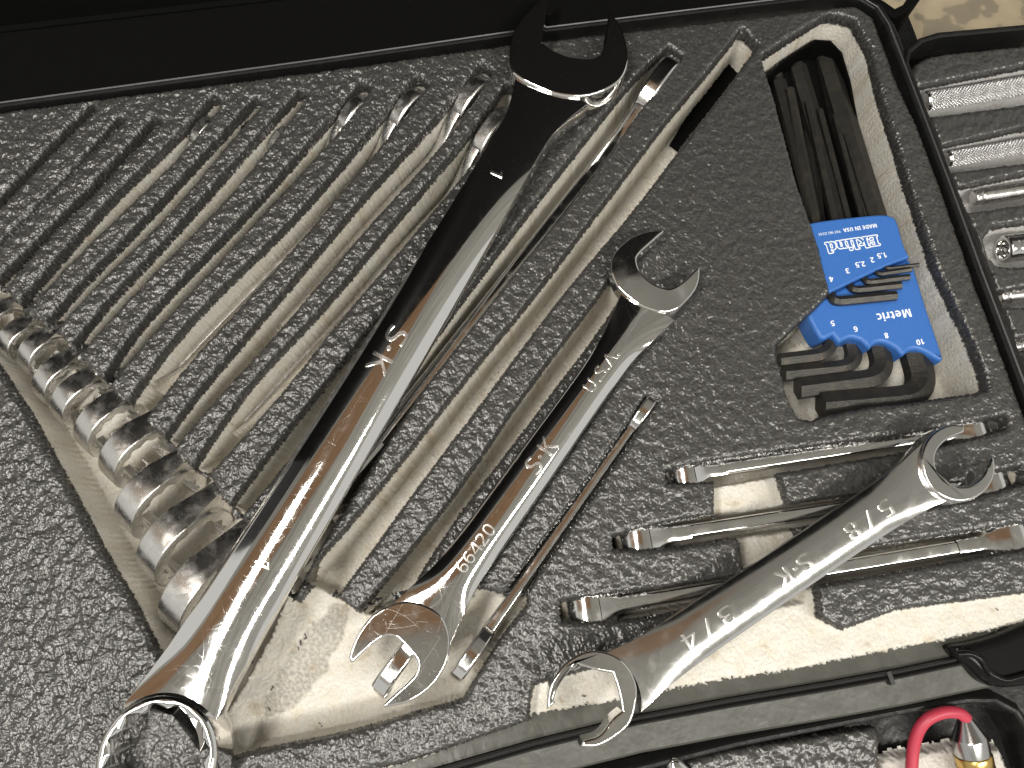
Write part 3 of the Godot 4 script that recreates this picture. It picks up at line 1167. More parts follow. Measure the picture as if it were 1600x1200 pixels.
	# where the large ring lies and the case shows through
	var foam_edge := PV([-160, 190, 0, 172, 150, 152, 500, 108, 800, 66, 1200, 22, 1300, 9, 1338, 6, 1366, 24, 1385, 75, 1405, 130, 1438, 200, 1474, 295, 1525, 440, 1564, 540, 1597, 630, 1640, 745, 1690, 880, 1720, 940, 828, 1128, 630, 1196, 200, 1282, -160, 1352])
	var out := blank(-40.0)
	# inside distance of the whole sheet: reuse lay() with its sign turned
	var whole := blank(40.0)
	lay(whole, field(foam_edge, 6.0))
	sd_black = blank(40.0)
	dig = blank(-6.2)
	for c in cuts:
		lay(sd_black, field(c[0], 6.0), dig, c[1])
	for k in sd_black.size():
		sd_black[k] = minf(sd_black[k], -whole[k])
	var root := thing("foam_insert", "dark grey cut foam insert over pale foam, holding the wrenches in the large open case", "foam insert", base)
	foam_sheet("dark_foam", sd_black, -205, 200, -150, 165, 0.3, 0.0, -6.0, M.black_foam, root, base)
	# pale layer
	var pale_edge := PV([-160, 190, 0, 172, 500, 108, 800, 66, 1200, 22, 1338, 6, 1366, 24, 1438, 200, 1525, 440, 1597, 630, 1690, 880, 1740, 946, 1600, 974, 1465, 1003, 1366, 1021, 1255, 1044, 1150, 1060, 1007, 1085, 957, 1097, 828, 1118, 630, 1194, 200, 1280, -160, 1350], -8.0)
	var we := blank(40.0)
	lay(we, field(pale_edge, 6.0))
	for k in we.size():
		we[k] = -we[k]
	var holes := blank(40.0)
	for patch in [[1176, 112, 1228, 74, 1298, 22, 1340, 30, 1360, 100, 1392, 204, 1424, 318, 1440, 380, 1262, 380, 1200, 190], [1152, 96, 1176, 108, 1122, 175, 1068, 242, 1046, 226, 1086, 160, 1130, 102]]:
		var pm := MB.new()
		var pp := []
		for k in range(0, patch.size(), 2):
			pp.append([patch[k], patch[k + 1], 1])
		slab_px(pm, pp, -19.6 if patch[0] < 1160 else -23.6, 1.0, 0.2)
		obj("tray_floor", pm, M.lid_plastic, root, base)
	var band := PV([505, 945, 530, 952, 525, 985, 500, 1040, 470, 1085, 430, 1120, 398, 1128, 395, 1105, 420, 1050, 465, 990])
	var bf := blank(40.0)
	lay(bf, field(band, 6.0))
	# the dark lower layer of the insert, bare in the hex key place
	var liner := []
	var middle := P(1300, 150, 0)
	for q in [[1203, 128, -14.5], [1196, 98, -13.5], [1240, 56, -13.0], [1294, 24, -12.5], [1318, 26, -12.5], [1338, 40, -14.0], [1360, 78, -17.0], [1378, 150, -18.5], [1402, 225, -19.0], [1420, 285, -19.5], [1438, 340, -20.5]]:
		var p := P(q[0], q[1], 0.0)
		p += (middle - p).normalized() * (1.7 if q[1] < 60 else 1.5)
		if q[1] > 70 and q[0] > 1350:
			p = P(q[0], q[1], 0.0) + Vector3(-1.5, 0, 0.4)
		p.y = q[2]
		liner.append(p)
	var lm := MB.new()
	sweep(lm, liner, [[0.0, -12.0], [0.0, 0.0], [-0.9, 0.0], [-0.9, -12.0]])
	obj("lower_layer", lm, M.lid_plastic, root, base)
	var dirt := FastNoiseLite.new()
	dirt.seed = 71
	dirt.frequency = 1.0 / 9.0
	dirt.fractal_octaves = 4
	var stain := func(x: float, z: float, a: float) -> Color:
		var c := Color(0.64, 0.60, 0.515)
		var d := dirt.get_noise_2d(x, z)
		c = c.lerp(Color(0.67, 0.65, 0.6), clampf(0.5 + d, 0.0, 1.0))
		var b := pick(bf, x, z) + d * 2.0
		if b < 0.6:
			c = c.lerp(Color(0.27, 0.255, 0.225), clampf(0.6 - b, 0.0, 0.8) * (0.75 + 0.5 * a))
		if d < -0.42:
			c = c.lerp(Color(0.36, 0.27, 0.17), clampf((-0.42 - d) * 2.0, 0.0, 0.35))
		return c
	pale_sheet("pale_foam", dig, sd_black, we, holes, stain, -205, 205, -150, 165, 0.5, M.pale_foam, root, base)

func build_case() -> void:
	var base := P(800, 54, 0)
	var root := thing("tool_case", "large black plastic tool case standing open, holding the wrench insert", "tool case", base)
	# floor
	var m := MB.new()
	m.poly([Vector3(-260, -30, -150), Vector3(205, -30, -150), Vector3(205, -30, 175), Vector3(-260, -30, 175)], Vector3.UP)
	obj("case_floor", m, M.case_plastic, root, base)
	# rim round the far and the right side: a lip with a rounded bead
	var path := []
	for q in [[-260, 200], [-100, 178], [0, 164], [250, 130], [500, 96], [790, 54], [1050, 22], [1240, -1], [1310, -8], [1345, -2], [1368, 12], [1384, 36], [1394, 62], [1412, 108], [1440, 182], [1478, 282], [1530, 425], [1570, 530], [1602, 615], [1650, 745], [1700, 890], [1720, 960]]:
		path.append(P(q[0], q[1], 2.0))
	m = MB.new()
	# path runs left to right then towards us: offset + is to the inside (right hand turned): keep the bead thin
	sweep(m, path, [[0.6, -30.0], [0.6, -0.4], [0.2, 0.1], [-0.5, 0.2], [-1.0, -0.3], [-1.3, -1.6], [-4.2, -1.8], [-4.8, -2.4], [-4.8, -30.0]])
	obj("rim", m, M.case_plastic, root, base)
	m = MB.new()
	sweep(m, path, [[-1.35, -1.9], [-1.5, -1.2], [-2.0, -0.8], [-2.5, -1.2], [-2.65, -1.9]])
	obj("rim_bead", m, M.bead_plastic, root, base)
	# near wall: ledge, double gasket and outer ledge
	var near := []
	for q in [[-200, 1378], [200, 1300], [500, 1242], [640, 1210], [828, 1156], [993, 1116], [1133, 1090], [1300, 1062], [1400, 1044], [1480, 1027], [1720, 978]]:
		near.append(P(q[0], q[1], -9.0))
	m = MB.new()
	sweep(m, near, [[0.0, -20.0], [0.0, 0.0], [-11.0, -2.0], [-11.5, -20.0]])
	obj("inner_ledge", m, M.ledge_plastic, root, base)
	m = MB.new()
	sweep(m, near, [[0.2, -20.0], [0.2, 1.6], [0.7, 2.2], [1.4, 1.6], [1.4, 0.0], [2.0, 0.0], [2.0, 1.2], [2.5, 1.7], [3.1, 1.0], [3.1, -20.0]])
	obj("gasket", m, M.gasket, root, base)
	m = MB.new()
	sweep(m, near, [[3.2, -20.0], [3.2, -0.6], [11.2, -3.2], [12.0, -4.2], [12.2, -23.0]])
	obj("outer_ledge", m, M.ledge_plastic, root, base)
	# latch block at the near corner
	m = MB.new()
	slab_px(m, [[1488, 1010], [1520, 1003], [1560, 992], [1640, 965], [1700, 1000], [1640, 1062], [1580, 1076], [1545, 1066], [1520, 1044], [1500, 1030]], -4.0, 18.0, 3.5)
	obj("latch", m, M.gloss_plastic, root, base)
	m = MB.new()
	var lp := []
	for q in [[1495, 1022], [1515, 1020], [1535, 1030], [1545, 1052], [1570, 1064], [1620, 1050]]:
		lp.append(P(q[0], q[1], -3.4))
	tube(m, bent(lp, 2.0), 1.1, 10)
	obj("latch_edge", m, M.gloss_plastic, root, base)
	# rib between the gaskets
	m = MB.new()
	box(m, P(1389, 1059, -8.0), Vector3(1.4, 3.0, 4.0), Basis(Vector3.UP, 0.1))
	obj("rib", m, M.gasket, root, base)
	# hinge strap and lid, standing open
	var lid := thing("case_lid", "black lid of the large tool case, standing open behind the wrenches", "case lid", P(700, 20, 0))
	var lb := P(700, 20, 0)
	m = MB.new()
	var fl := [P(-560, 238, 0.6), P(-100, 172, 0.6), P(800, 50, 0.6), P(1340, -10, 0.6)]
	var bl := [P(-560, 112, 2.5), P(-100, 62, 2.5), P(420, -2, 2.5), P(1200, -98, 2.5)]
	bl[3] = bl[0].lerp(bl[2], 1.0)
	var dirx: Vector3 = (bl[2] - bl[0]).normalized()
	bl[1] = bl[0] + dirx * ((P(-100, 62, 2.5) - bl[0]).dot(dirx))
	bl[2] = bl[0] + dirx * ((P(900, -60, 2.5) - bl[0]).dot(dirx))
	bl[3] = bl[0] + dirx * ((P(1400, -115, 2.5) - bl[0]).dot(dirx))
	var rows := []
	for q in 4:
		rows.append([fl[q] + Vector3(0, -3, 0), fl[q], fl[q].lerp(bl[q], 0.96), bl[q] + Vector3(0, 1.2, 0)])
	for i in 3:
		for k in 3:
			var nn: Vector3 = (rows[i + 1][k] - rows[i][k]).cross(rows[i][k + 1] - rows[i][k]).normalized()
			if nn.dot(Vector3(0, 1, 0.5)) < 0:
				nn = -nn
			m.poly([rows[i][k], rows[i + 1][k], rows[i + 1][k + 1], rows[i][k + 1]], nn)
	obj("side_wall", m, M.lid_plastic, lid, lb)
	m = MB.new()
	var hgt := Vector3(0, 362, -6)
	var a0: Vector3 = bl[0] + Vector3(0, 0.5, 0)
	var a1: Vector3 = bl[3] + Vector3(0, 0.5, 0)
	var nb := hgt.cross(dirx).normalized()
	if nb.z < 0:
		nb = -nb
	m.poly([a0, a1, a1 + hgt, a0 + hgt], nb)
	m.poly([a0 - nb * 3, a1 - nb * 3, a1 + hgt - nb * 3, a0 + hgt - nb * 3], -nb)
	m.poly([a0 + hgt, a1 + hgt, a1 + hgt - nb * 3, a0 + hgt - nb * 3], Vector3.UP)
	m.poly([a1, a1 + hgt, a1 + hgt - nb * 3, a1 - nb * 3], Vector3.RIGHT)
	obj("lid_panel", m, M.lid_plastic, lid, lb)
	# raised step along the foot of the panel and the rounded end wall
	m = MB.new()
	sweep(m, [bl[0] + Vector3(0, 0.5, 0.5), bl[3] + Vector3(0, 0.5, 0.5)], [[-1.0, 0.0], [-1.0, 1.4], [0.2, 1.9], [1.2, 0.4], [1.2, 0.0]])
	obj("step", m, M.lid_plastic, lid, lb)
	m = MB.new()
	var endp := []
	for q in [[1330, -8], [1372, 16], [1395, 32], [1418, 20], [1436, 2], [1450, -30]]:
		endp.append(P(q[0], q[1], -2.0))
	sweep(m, endp, [[0.0, -20.0], [0.0, 1.0], [-1.0, 2.0], [-3.0, 2.0], [-3.0, -20.0]])
	obj("end_wall", m, M.lid_plastic, lid, lb)

func build_slot_wrenches() -> void:
	var grp := "combination wrenches standing on edge in the slots"
	# ring end px, tip px, ring radius, head radius, depth of middle line at ring and tip
	var rows := [
		[[-22, 500], [190, 195], 6.4, 5.5, "smallest combination wrench of the row, its ring end cut by the edge of the photo", -11.0, -14.0],
		[[-14, 528], [250, 205], 7.2, 6.0, "second smallest wrench of the row, sunk in its slot, half its ring in view", -11.0, -15.0],
		[[12, 560], [330, 176], 7.8, 7.5, "small combination wrench whose rounded jaw tip shows alone in the fourth slot", -10.0, -9.5],
		[[44, 583], [396, 178], 8.6, 7.5, "small combination wrench in the fifth slot, jaw hidden, thin ring with open hole", -10.0, -15.0],
		[[68, 628], [455, 190], 9.6, 8.5, "combination wrench in the sixth slot, jaw sunk in shadow, ring smooth and pale", -10.5, -14.0],
		[[97, 661], [572, 142], 10.5, 9.5, "combination wrench in the seventh slot, small dull jaw edge just showing", -11.0, -10.5],
		[[136, 704], [660, 130], 11.8, 10.5, "combination wrench with dull flat jaw edge showing in the eighth slot", -11.5, -11.5],
		[[176, 752], [764, 110], 13.0, 11.5, "combination wrench with scratched jaw edge in the slot left of the large wrench neck", -12.0, -12.5],
		[[203, 830], [800, 160], 14.6, 12.5, "combination wrench whose bright jaw slips under the neck of the large wrench", -12.5, -13.0],
		[[238, 902], [850, 190], 15.6, 13.5, "combination wrench with its jaw wholly hidden, ring second nearest the large handle", -13.5, -14.5],
		[[275, 984], [838, 238], 16.4, 14.5, "combination wrench whose ring touches the large handle, nearest of the row", -14.0, -15.5],
	]
	var k := 0
	for r in rows:
		k += 1
		if k == 1:
			continue
		var e := P(r[0][0], r[0][1], r[5])
		var t := P(r[1][0], r[1][1], r[6] + r[3])
		t.y = r[6]
		var side := (t - e).cross(Vector3.UP).normalized()
		t += side * 1.4
		edge_wrench("combination_wrench", r[4], grp, e, t, {"a": "ring", "b": "open", "ra": r[2], "rb": r[3], "hw": r[2] * 0.36, "ht": 1.5 + r[2] * 0.07, "ta": 3.4 + r[2] * 0.4, "tb": 3.0 + r[3] * 0.28, "drop": r[2] * 0.5, "hole": 0.74, "turn": 15.0, "lean": 7.0})
	# the largest one in the foam, right of the large wrench
	var e2 := P(440, 890, -12.0)
	var t2 := P(1062, 82, -0.5)
	t2.y = -14.0
	edge_wrench("combination_wrench", "bright combination wrench on edge in the slot just right of the large wrench", grp, e2, t2, {"a": "ring", "b": "open", "ra": 15.0, "rb": 15.5, "hw": 7.0, "ht": 2.7, "ta": 9.0, "tb": 6.4, "drop": 0.0, "mat": "worn_chrome", "turn": 15.0})
	# two thin double ended ones
	var g2 := "double ended wrenches on edge by the middle wrench"
	var e3 := P(592, 1082, -8.0)
	var t3 := P(990, 540, -10.0)
	edge_wrench("double_open_wrench", "double open wrench on edge under the middle wrench, tip seen in its lower jaw", g2, e3, t3, {"a": "open", "b": "open", "ra": 13.5, "rb": 11.5, "hw": 5.5, "ht": 2.2, "ta": 5.6, "tb": 5.0, "drop": 0.0, "mat": "worn_chrome", "turn": 12.0})
	var e4 := P(712, 1058, -9.0)
	var t4 := P(1020, 622, -9.0)
	edge_wrench("double_open_wrench", "thin double open wrench on edge in the narrow slot right of the middle wrench", g2, e4, t4, {"a": "open", "b": "open", "ra": 10.0, "rb": 8.5, "hw": 5.5, "ht": 1.9, "ta": 4.6, "tb": 4.0, "drop": 0.0, "mat": "worn_chrome", "turn": 12.0})
	# three flare wrenches lying on edge on the near side
	var g3 := "flare nut wrenches standing on edge below the hex keys"
	var fl := [
		[[1040, 747], [1540, 671], 6.5, 6.5, "smallest flare nut wrench on edge, in the slot just below the hex keys"],
		[[961, 849], [1572, 755], 8.0, 8.0, "flare nut wrench on edge in the middle of three slots"],
		[[877, 959], [1606, 837], 9.0, 9.0, "largest flare nut wrench on edge, in the slot nearest the front ledge"],
	]
	for r in fl:
		var q: float = r[2]
		edge_wrench("flare_wrench", r[4], g3, P(r[0][0], r[0][1], -2.5 - q), P(r[1][0], r[1][1], -2.5 - q), {"a": "ring", "b": "ring", "ra": q, "rb": q, "hw": q * 0.55, "ht": 1.9 + q * 0.06, "ta": 5.0 + q * 0.55, "tb": 5.0 + q * 0.55, "drop": -0.5, "mat": "worn_chrome", "points": 6, "hole": 0.68})

func two_ended(a: Vector3, b: Vector3, st: Array) -> Handle:
	var h := Handle.new()
	h.a = a
	var d := b - a
	h.d = Vector3(d.x, 0, d.z).normalized()
	h.s = Vector3.UP.cross(h.d).normalized()
	h.st = st
	return h

func build_large_wrench() -> void:
	var h0 := 14.0      # height of the ring's top face
	var a := P(268, 1118, 9.0)
	var b := P(858, 150, 9.0)
	a.y = 0
	b.y = 0
	var base := Vector3((a.x + b.x) / 2, 0, (a.z + b.z) / 2)
	var root := thing("large_wrench", "large polished combination wrench lying diagonally across the foam, ring end nearest", "wrench", base)
	var L := (b - a).length()
	var h := two_ended(a, b, [[-4.0, 13.2, 6.6, 4.4, 0.6], [4.0, 12.4, 6.8, 3.6, 1.6], [14.0, 11.6, 7.3, 2.5, 3.0], [30.0, 11.1, 7.8, 1.9, 4.0], [L * 0.3, 10.6, 7.8, 1.5, 4.3], [L * 0.48, 10.2, 7.8, 1.4, 4.6], [L * 0.62, 9.8, 7.8, 1.7, 4.0], [L * 0.75, 9.3, 7.8, 2.6, 2.5], [L * 0.87, 9.0, 7.9, 3.9, 0.7], [L - 16.0, 9.3, 8.0, 4.0, 0.5], [L - 5.0, 12.0, 8.0, 3.9, 0.4], [L + 2.0, 14.5, 8.0, 3.8, 0.3]])
	var rc := P(243, 1187, 9.0)
	h.arc0 = Vector2((rc - a).dot(h.d), (P(149, 1187, h0) - P(243, 1187, h0)).length() * 0.93)
	var m := MB.new()
	handle(h, m, 2.5)
	obj("handle", m, M.chrome, root, base)
	# open jaw
	m = MB.new()
	slab_px(m, [[863, -14, 1], [846, -4], [824, 17], [806, 40], [797, 70], [796, 95], [801, 112], [815, 124], [840, 136], [868, 146], [894, 150], [920, 149], [947, 140], [970, 124], [981, 100], [980, 70], [968, 36], [954, 19, 1], [951, 22, 1], [941, 77], [935, 86], [919, 91], [887, 87], [863, 77], [850, 67], [846, 60], [861, -10, 1]], 13.4, 10.0, 0.9)
	obj("open_jaw", m, M.chrome, root, base)
	# ring with a twelve point opening
	m = MB.new()
	var c := P(243, 1187, h0)
	var ro := (P(149, 1187, h0) - c).length()
	var ri := ro * 0.825
	ring(m, c, Vector3.RIGHT, Vector3.BACK, Vector3.UP, [[ri, -0.9, 1], [ri + 0.5, -0.3, 0.7], [ri + 1.2, 0.0, 0.2], [ro - 1.2, 0.0, 0], [ro - 0.5, -0.3, 0], [ro + 0.2, -1.2, 0], [ro + 1.1, -4.0, 0], [ro + 2.0, -8.0, 0], [ro + 1.4, -12.0, 0], [ro - 0.6, -13.6, 0], [ri + 0.6, -13.6, 0.6], [ri, -13.0, 1], [ri - 0.2, -8.0, 1], [ri - 0.2, -2.5, 1], [ri, -0.9, 1]], 192, 0.11)
	obj("ring_head", m, M.chrome, root, base)
	var f := font("Droid Sans", 400)
	# raised marks; they read towards the ring
	for mk in [["S·K", 0.525, 0.6, 7.2, "lettering"], ["1", 0.835, 0.5, 4.6, "lettering"], ["1", 0.205, -1.0, 4.6, "lettering"]]:
		var u0: float = L * mk[1]
		var v0: float = mk[2]
		letters(mk[4], mk[0], mk[3], f, 1.1, func(x, y): return h.top(u0 - x, v0 - y), M.stamp, root, base, 1.25)

func build_medium_wrench() -> void:
	var a := P(668, 962, 8.0)
	var b := P(1002, 492, 8.0)
	a.y = 0
	b.y = 0
	var base := Vector3((a.x + b.x) / 2, 0, (a.z + b.z) / 2)
	var root := thing("middle_wrench", "polished double open end wrench lying on the foam between two loose wrenches", "wrench", base)
	var L := (b - a).length()
	var h := two_ended(a, b, [[-6.0, 11.0, 5.6, 2.2, 0.6], [3.0, 9.4, 5.6, 2.0, 1.0], [14.0, 7.3, 5.6, 1.3, 2.4], [28.0, 6.9, 5.6, 1.0, 3.0], [L * 0.5, 6.7, 5.6, 1.0, 3.0], [L - 28.0, 6.3, 5.6, 1.0, 2.8], [L - 14.0, 6.6, 5.6, 1.3, 2.2], [L - 3.0, 8.6, 5.6, 2.0, 1.0], [L + 5.0, 10.0, 5.6, 2.2, 0.5]])
	var m := MB.new()
	handle(h, m, 2.0)
	obj("handle", m, M.chrome, root, base)
	m = MB.new()
	slab_px(m, [[1038, 359, 1], [1016, 361], [990, 369], [970, 384], [958, 400], [955, 420], [960, 438], [970, 454], [996, 474], [1020, 484], [1038, 488], [1056, 484], [1070, 473], [1086, 454], [1093, 436], [1094, 416, 1], [1091, 416, 1], [1070, 437], [1052, 449], [1040, 450], [1020, 442], [1003, 427], [996, 411], [998, 398], [1020, 377], [1037, 362, 1]], 9.4, 7.4, 0.7)
	obj("open_jaw", m, M.chrome, root, base)
	m = MB.new()
	slab_px(m, [[547, 1035, 1], [546, 1022], [559, 990], [583, 960], [613, 944], [640, 940], [668, 948], [690, 964], [701, 990], [702, 1014], [697, 1038], [677, 1070], [643, 1095], [600, 1106, 1], [598, 1101, 1], [640, 1063], [651, 1047], [650, 1030], [630, 1006], [617, 995], [602, 994], [580, 1008], [551, 1035, 1]], 9.4, 7.4, 0.7)
	obj("open_jaw", m, M.chrome, root, base)
	var f := font("Droid Sans", 400)
	for mk in [["66420", 0.205, -0.2, 3.9], ["S·K", 0.50, 0.0, 5.6], ["U.S.A.", 0.795, 0.0, 4.2]]:
		var u0: float = L * mk[1]
		var v0: float = mk[2]
		letters("lettering", mk[0], mk[3], f, 0.9, func(x, y): return h.top(u0 + x, v0 + y), M.stamp, root, base, 1.15)

func build_flare_wrench() -> void:
	var a := P(1002, 1046, 9.0)
	var b := P(1442, 750, 9.0)
	a.y = 0
	b.y = 0
	var base := Vector3((a.x + b.x) / 2, 0, (a.z + b.z) / 2)
	var root := thing("loose_flare_wrench", "polished flare nut wrench lying loose across the three slots by the front ledge", "wrench", base)
	var L := (b - a).length()
	var h := two_ended(a, b, [[-3.0, 9.5, 6.8, 3.4, 0.3], [6.0, 8.0, 7.0, 2.8, 0.9], [18.0, 7.4, 7.2, 2.3, 1.5], [L * 0.5, 7.1, 7.2, 2.2, 1.6], [L - 20.0, 7.2, 7.2, 2.3, 1.5], [L - 7.0, 7.9, 7.2, 3.0, 0.8], [L + 2.0, 9.6, 7.2, 3.6, 0.3]])
	h.arc0 = Vector2((P(924, 1094, 9.0) - a).dot(h.d), 14.2)
	h.arc1 = Vector2((P(1498, 723, 9.0) - a).dot(h.d), 11.6)
	var m := MB.new()
	handle(h, m, 2.0)
	obj("handle", m, M.brushed, root, base)
	m = MB.new()
	slab_px(m, [[855, 1108, 1], [856, 1085], [864, 1062], [886, 1034], [917, 1018], [945, 1019], [970, 1031], [988, 1053], [996, 1083], [987, 1127], [962, 1152], [933, 1167], [907, 1167, 1], [911, 1158, 1], [937, 1149], [957, 1124], [972, 1111, 1], [966, 1080], [957, 1052, 1], [930, 1047], [900, 1037, 1], [877, 1066], [866, 1090], [868, 1099, 1]], 12.2, 10.8, 0.7)
	obj("flare_head", m, M.chrome, root, base)
	m = MB.new()
	slab_px(m, [[1508, 664, 1], [1482, 664], [1458, 677], [1444, 698], [1441, 722], [1447, 748], [1464, 770], [1490, 783], [1516, 782], [1540, 768], [1553, 748], [1556, 727], [1553, 711, 1], [1547, 718, 1], [1537, 742], [1518, 757], [1496, 760], [1474, 748], [1463, 728], [1464, 707], [1477, 690], [1496, 680], [1508, 675, 1]], 13.0, 11.0, 0.8)
	obj("flare_head", m, M.brushed, root, base)
	var f := font("Droid Sans", 400)
	for mk in [["3 / 4", 0.215], ["S·K", 0.515], ["5 / 8", 0.785]]:
		var u0: float = L * mk[1]
		letters("lettering", mk[0], 5.2, f, 0.75, func(x, y): return h.top(u0 - x, -0.4 - y), M.stamp, root, base, 1.3)

func hex_key(size: float, label: String, arms: Array, r: float) -> void:
	var base: Vector3 = arms[1]
	var root := thing("hex_key", label, "hex key", base, "hex keys in the blue holder")
	var m := MB.new()
	tube(m, bent(arms, r, 7), size * 0.577, 6, PI / 6, true)
	obj("shank", m, M.black_oxide, root, base)
	if size > 4.5:   # ball end
		var e: Vector3 = arms[0]
		var d: Vector3 = (arms[0] - arms[1]).normalized()
		m = MB.new()
		lathe(m, e - d * 0.5, d, [[0.0, size * 0.48], [size * 0.16, size * 0.36], [size * 0.3, size * 0.34], [size * 0.5, size * 0.47], [size * 0.75, size * 0.5], [size * 0.95, size * 0.4], [size * 1.05, size * 0.2]], 12)
		obj("ball_end", m, M.black_oxide, root, base)

func build_hex_set() -> void:
	var base := P(1360, 450, -12)
	var root := thing("hex_key_holder", "blue plastic hex key holder with white lettering in the foam", "tool holder", base)
	var m := MB.new()
	slab_px(m, [[1236, 356, 1], [1276, 346], [1330, 339], [1374, 335], [1392, 337], [1402, 346], [1412, 380], [1422, 402, 1], [1380, 418], [1300, 456], [1262, 474, 1]], -2.6, 12.0, 1.0)
	obj("upper_body", m, M.blue_plastic, root, base)
	m = MB.new()
	slab_px(m, [[1258, 486, 1], [1300, 458], [1380, 420], [1420, 404, 1], [1430, 420], [1450, 484], [1473, 552], [1472, 564, 1], [1462, 560], [1440, 548], [1424, 547], [1412, 556, 1], [1400, 544, 1], [1384, 536], [1370, 536], [1360, 545, 1], [1346, 532, 1], [1330, 528], [1312, 536, 1], [1302, 524, 1], [1286, 530], [1276, 520]], -4.4, 11.0, 1.6)
	obj("lower_body", m, M.blue_plastic, root, base)
	var sans := font("Droid Sans", 400)
	var bold := font("Droid Sans", 700)
	var serif := font("Droid Serif", 700)
	var yu := -2.57
	var yl := -4.37
	var dir := Vector2(-1.0, 0.15)
	flat_letters("lettering", "MADE IN USA", 1.45, bold, Vector2(1344, 356), dir, yu, M.white_print, root, base)
	flat_letters("lettering", "PAT NO D343", 1.0, sans, Vector2(1296, 364), dir, yu, M.white_print, root, base)
	for k in 8:
		var off := Vector2.from_angle(TAU * k / 8.0) * 1.7
		flat_letters("logo_outline", "Eklind", 3.9, serif, Vector2(1332, 381) + off, dir, yu - 0.004 * k, M.white_print, root, base, 0.1, 1.12)
	flat_letters("logo_fill", "Eklind", 3.9, serif, Vector2(1332, 381), dir, yu + 0.06, M.blue_plastic, root, base, 0.1, 1.12)
	for q in [["1.5", 1378, 399, yu], ["2", 1363, 406, yu], ["2.5", 1344, 413, yu], ["3", 1324, 423, yu], ["4", 1299, 436, yu], ["5", 1301, 505, yl], ["6", 1337, 514, yl], ["8", 1385, 524, yl], ["10", 1438, 534, yl]]:
		flat_letters("lettering", q[0], 2.0, bold, Vector2(q[1], q[2]), dir, q[3], M.white_print, root, base)
	flat_letters("lettering", "Metric", 3.0, bold, Vector2(1397, 492), dir, yl, M.white_print, root, base)
	# thick keys: long arm, bend, short arm
	hex_key(8.6, "10 mm hex key, thickest of the keys, its short arm lowest in the slot", [P(1289, 92, -24.0), P(1448, 620, -9.5), P(1282, 634, -9.5)], 11.0)
	hex_key(6.8, "8 mm hex key, second thickest, its short arm above the thickest one", [P(1245, 106, -24.0), P(1385, 590, -10.0), P(1246, 608, -10.0)], 9.0)
	hex_key(5.3, "6 mm hex key, third of the four thick keys", [P(1216, 128, -23.0), P(1340, 573, -11.0), P(1224, 584, -11.0)], 7.5)
	hex_key(4.4, "5 mm hex key, thinnest of the four keys below the holder", [P(1262, 190, -24.0), P(1300, 553, -9.0), P(1217, 563, -9.0)], 6.5)
	# thin keys: their short arms lie on the holder
	hex_key(3.2, "4 mm hex key, lowest and thickest of the five small ones on the blue holder", [P(1234, 140, -17.0), P(1295, 450, -7.5), P(1301, 472, -3.0), P(1400, 462, -0.8)], 3.6)
	hex_key(2.5, "3 mm hex key, second from the bottom on the blue holder", [P(1262, 160, -17.0), P(1324, 432, -7.5), P(1330, 454, -3.0), P(1408, 446, -0.6)], 3.0)
	hex_key(2.1, "2.5 mm hex key, middle one of the five on the blue holder", [P(1281, 172, -17.0), P(1346, 420, -7.5), P(1352, 442, -3.0), P(1421, 433, -0.5)], 2.6)
	hex_key(1.7, "2 mm hex key, second from the top on the blue holder", [P(1304, 180, -17.0), P(1364, 407, -7.5), P(1370, 429, -3.0), P(1424, 421, -0.4)], 2.2)
	hex_key(1.3, "1.5 mm hex key, thinnest and topmost on the blue holder", [P(1320, 210, -17.0), P(1378, 398, -7.5), P(1384, 420, -3.0), P(1436, 414, -0.3)], 1.8)

func knurled(m: MB, a: Vector3, b: Vector3, r: float) -> void:
	var d := (b - a).normalized()
	var s := d.cross(Vector3.UP).normalized()
	var w := s.cross(d)
	var L := (b - a).length()
	var n := int(L / 0.22)
	var rows := []
	for i in n + 1:
		var u := L * i / n
		var row := []
		for j in 120:
			var t := PI * j / 119.0
			var k1 := absf(fposmod(u * 0.72 + t * r * 0.72, 1.0) - 0.5)
			var k2 := absf(fposmod(u * 0.72 - t * r * 0.72, 1.0) - 0.5)
			var rr := r - 0.5 * maxf(0.0, 0.3 - minf(k1, k2)) / 0.3
			if u < 1.0:
				rr = r - 0.3 - (1.0 - u) * 0.6
			row.append(a + d * u + (s * cos(t) + w * sin(t)) * rr)
		rows.append(row)
	var m2 := MB.new()
	grid(m2, rows, false)
	var f := m.v.size()
	var sc := 0.0
	for i in m2.v.size():
		sc += m2.n[i].dot(m2.v[i] - a - d * (m2.v[i] - a).dot(d))
	for i in m2.v.size():
		m.add(m2.v[i], m2.n[i] if sc > 0.0 else -m2.n[i])
	for i in range(0, m2.ix.size(), 3):
		m.tri(f + m2.ix[i], f + m2.ix[i + 1], f + m2.ix[i + 2])
	cap(m, rows[0], -d)

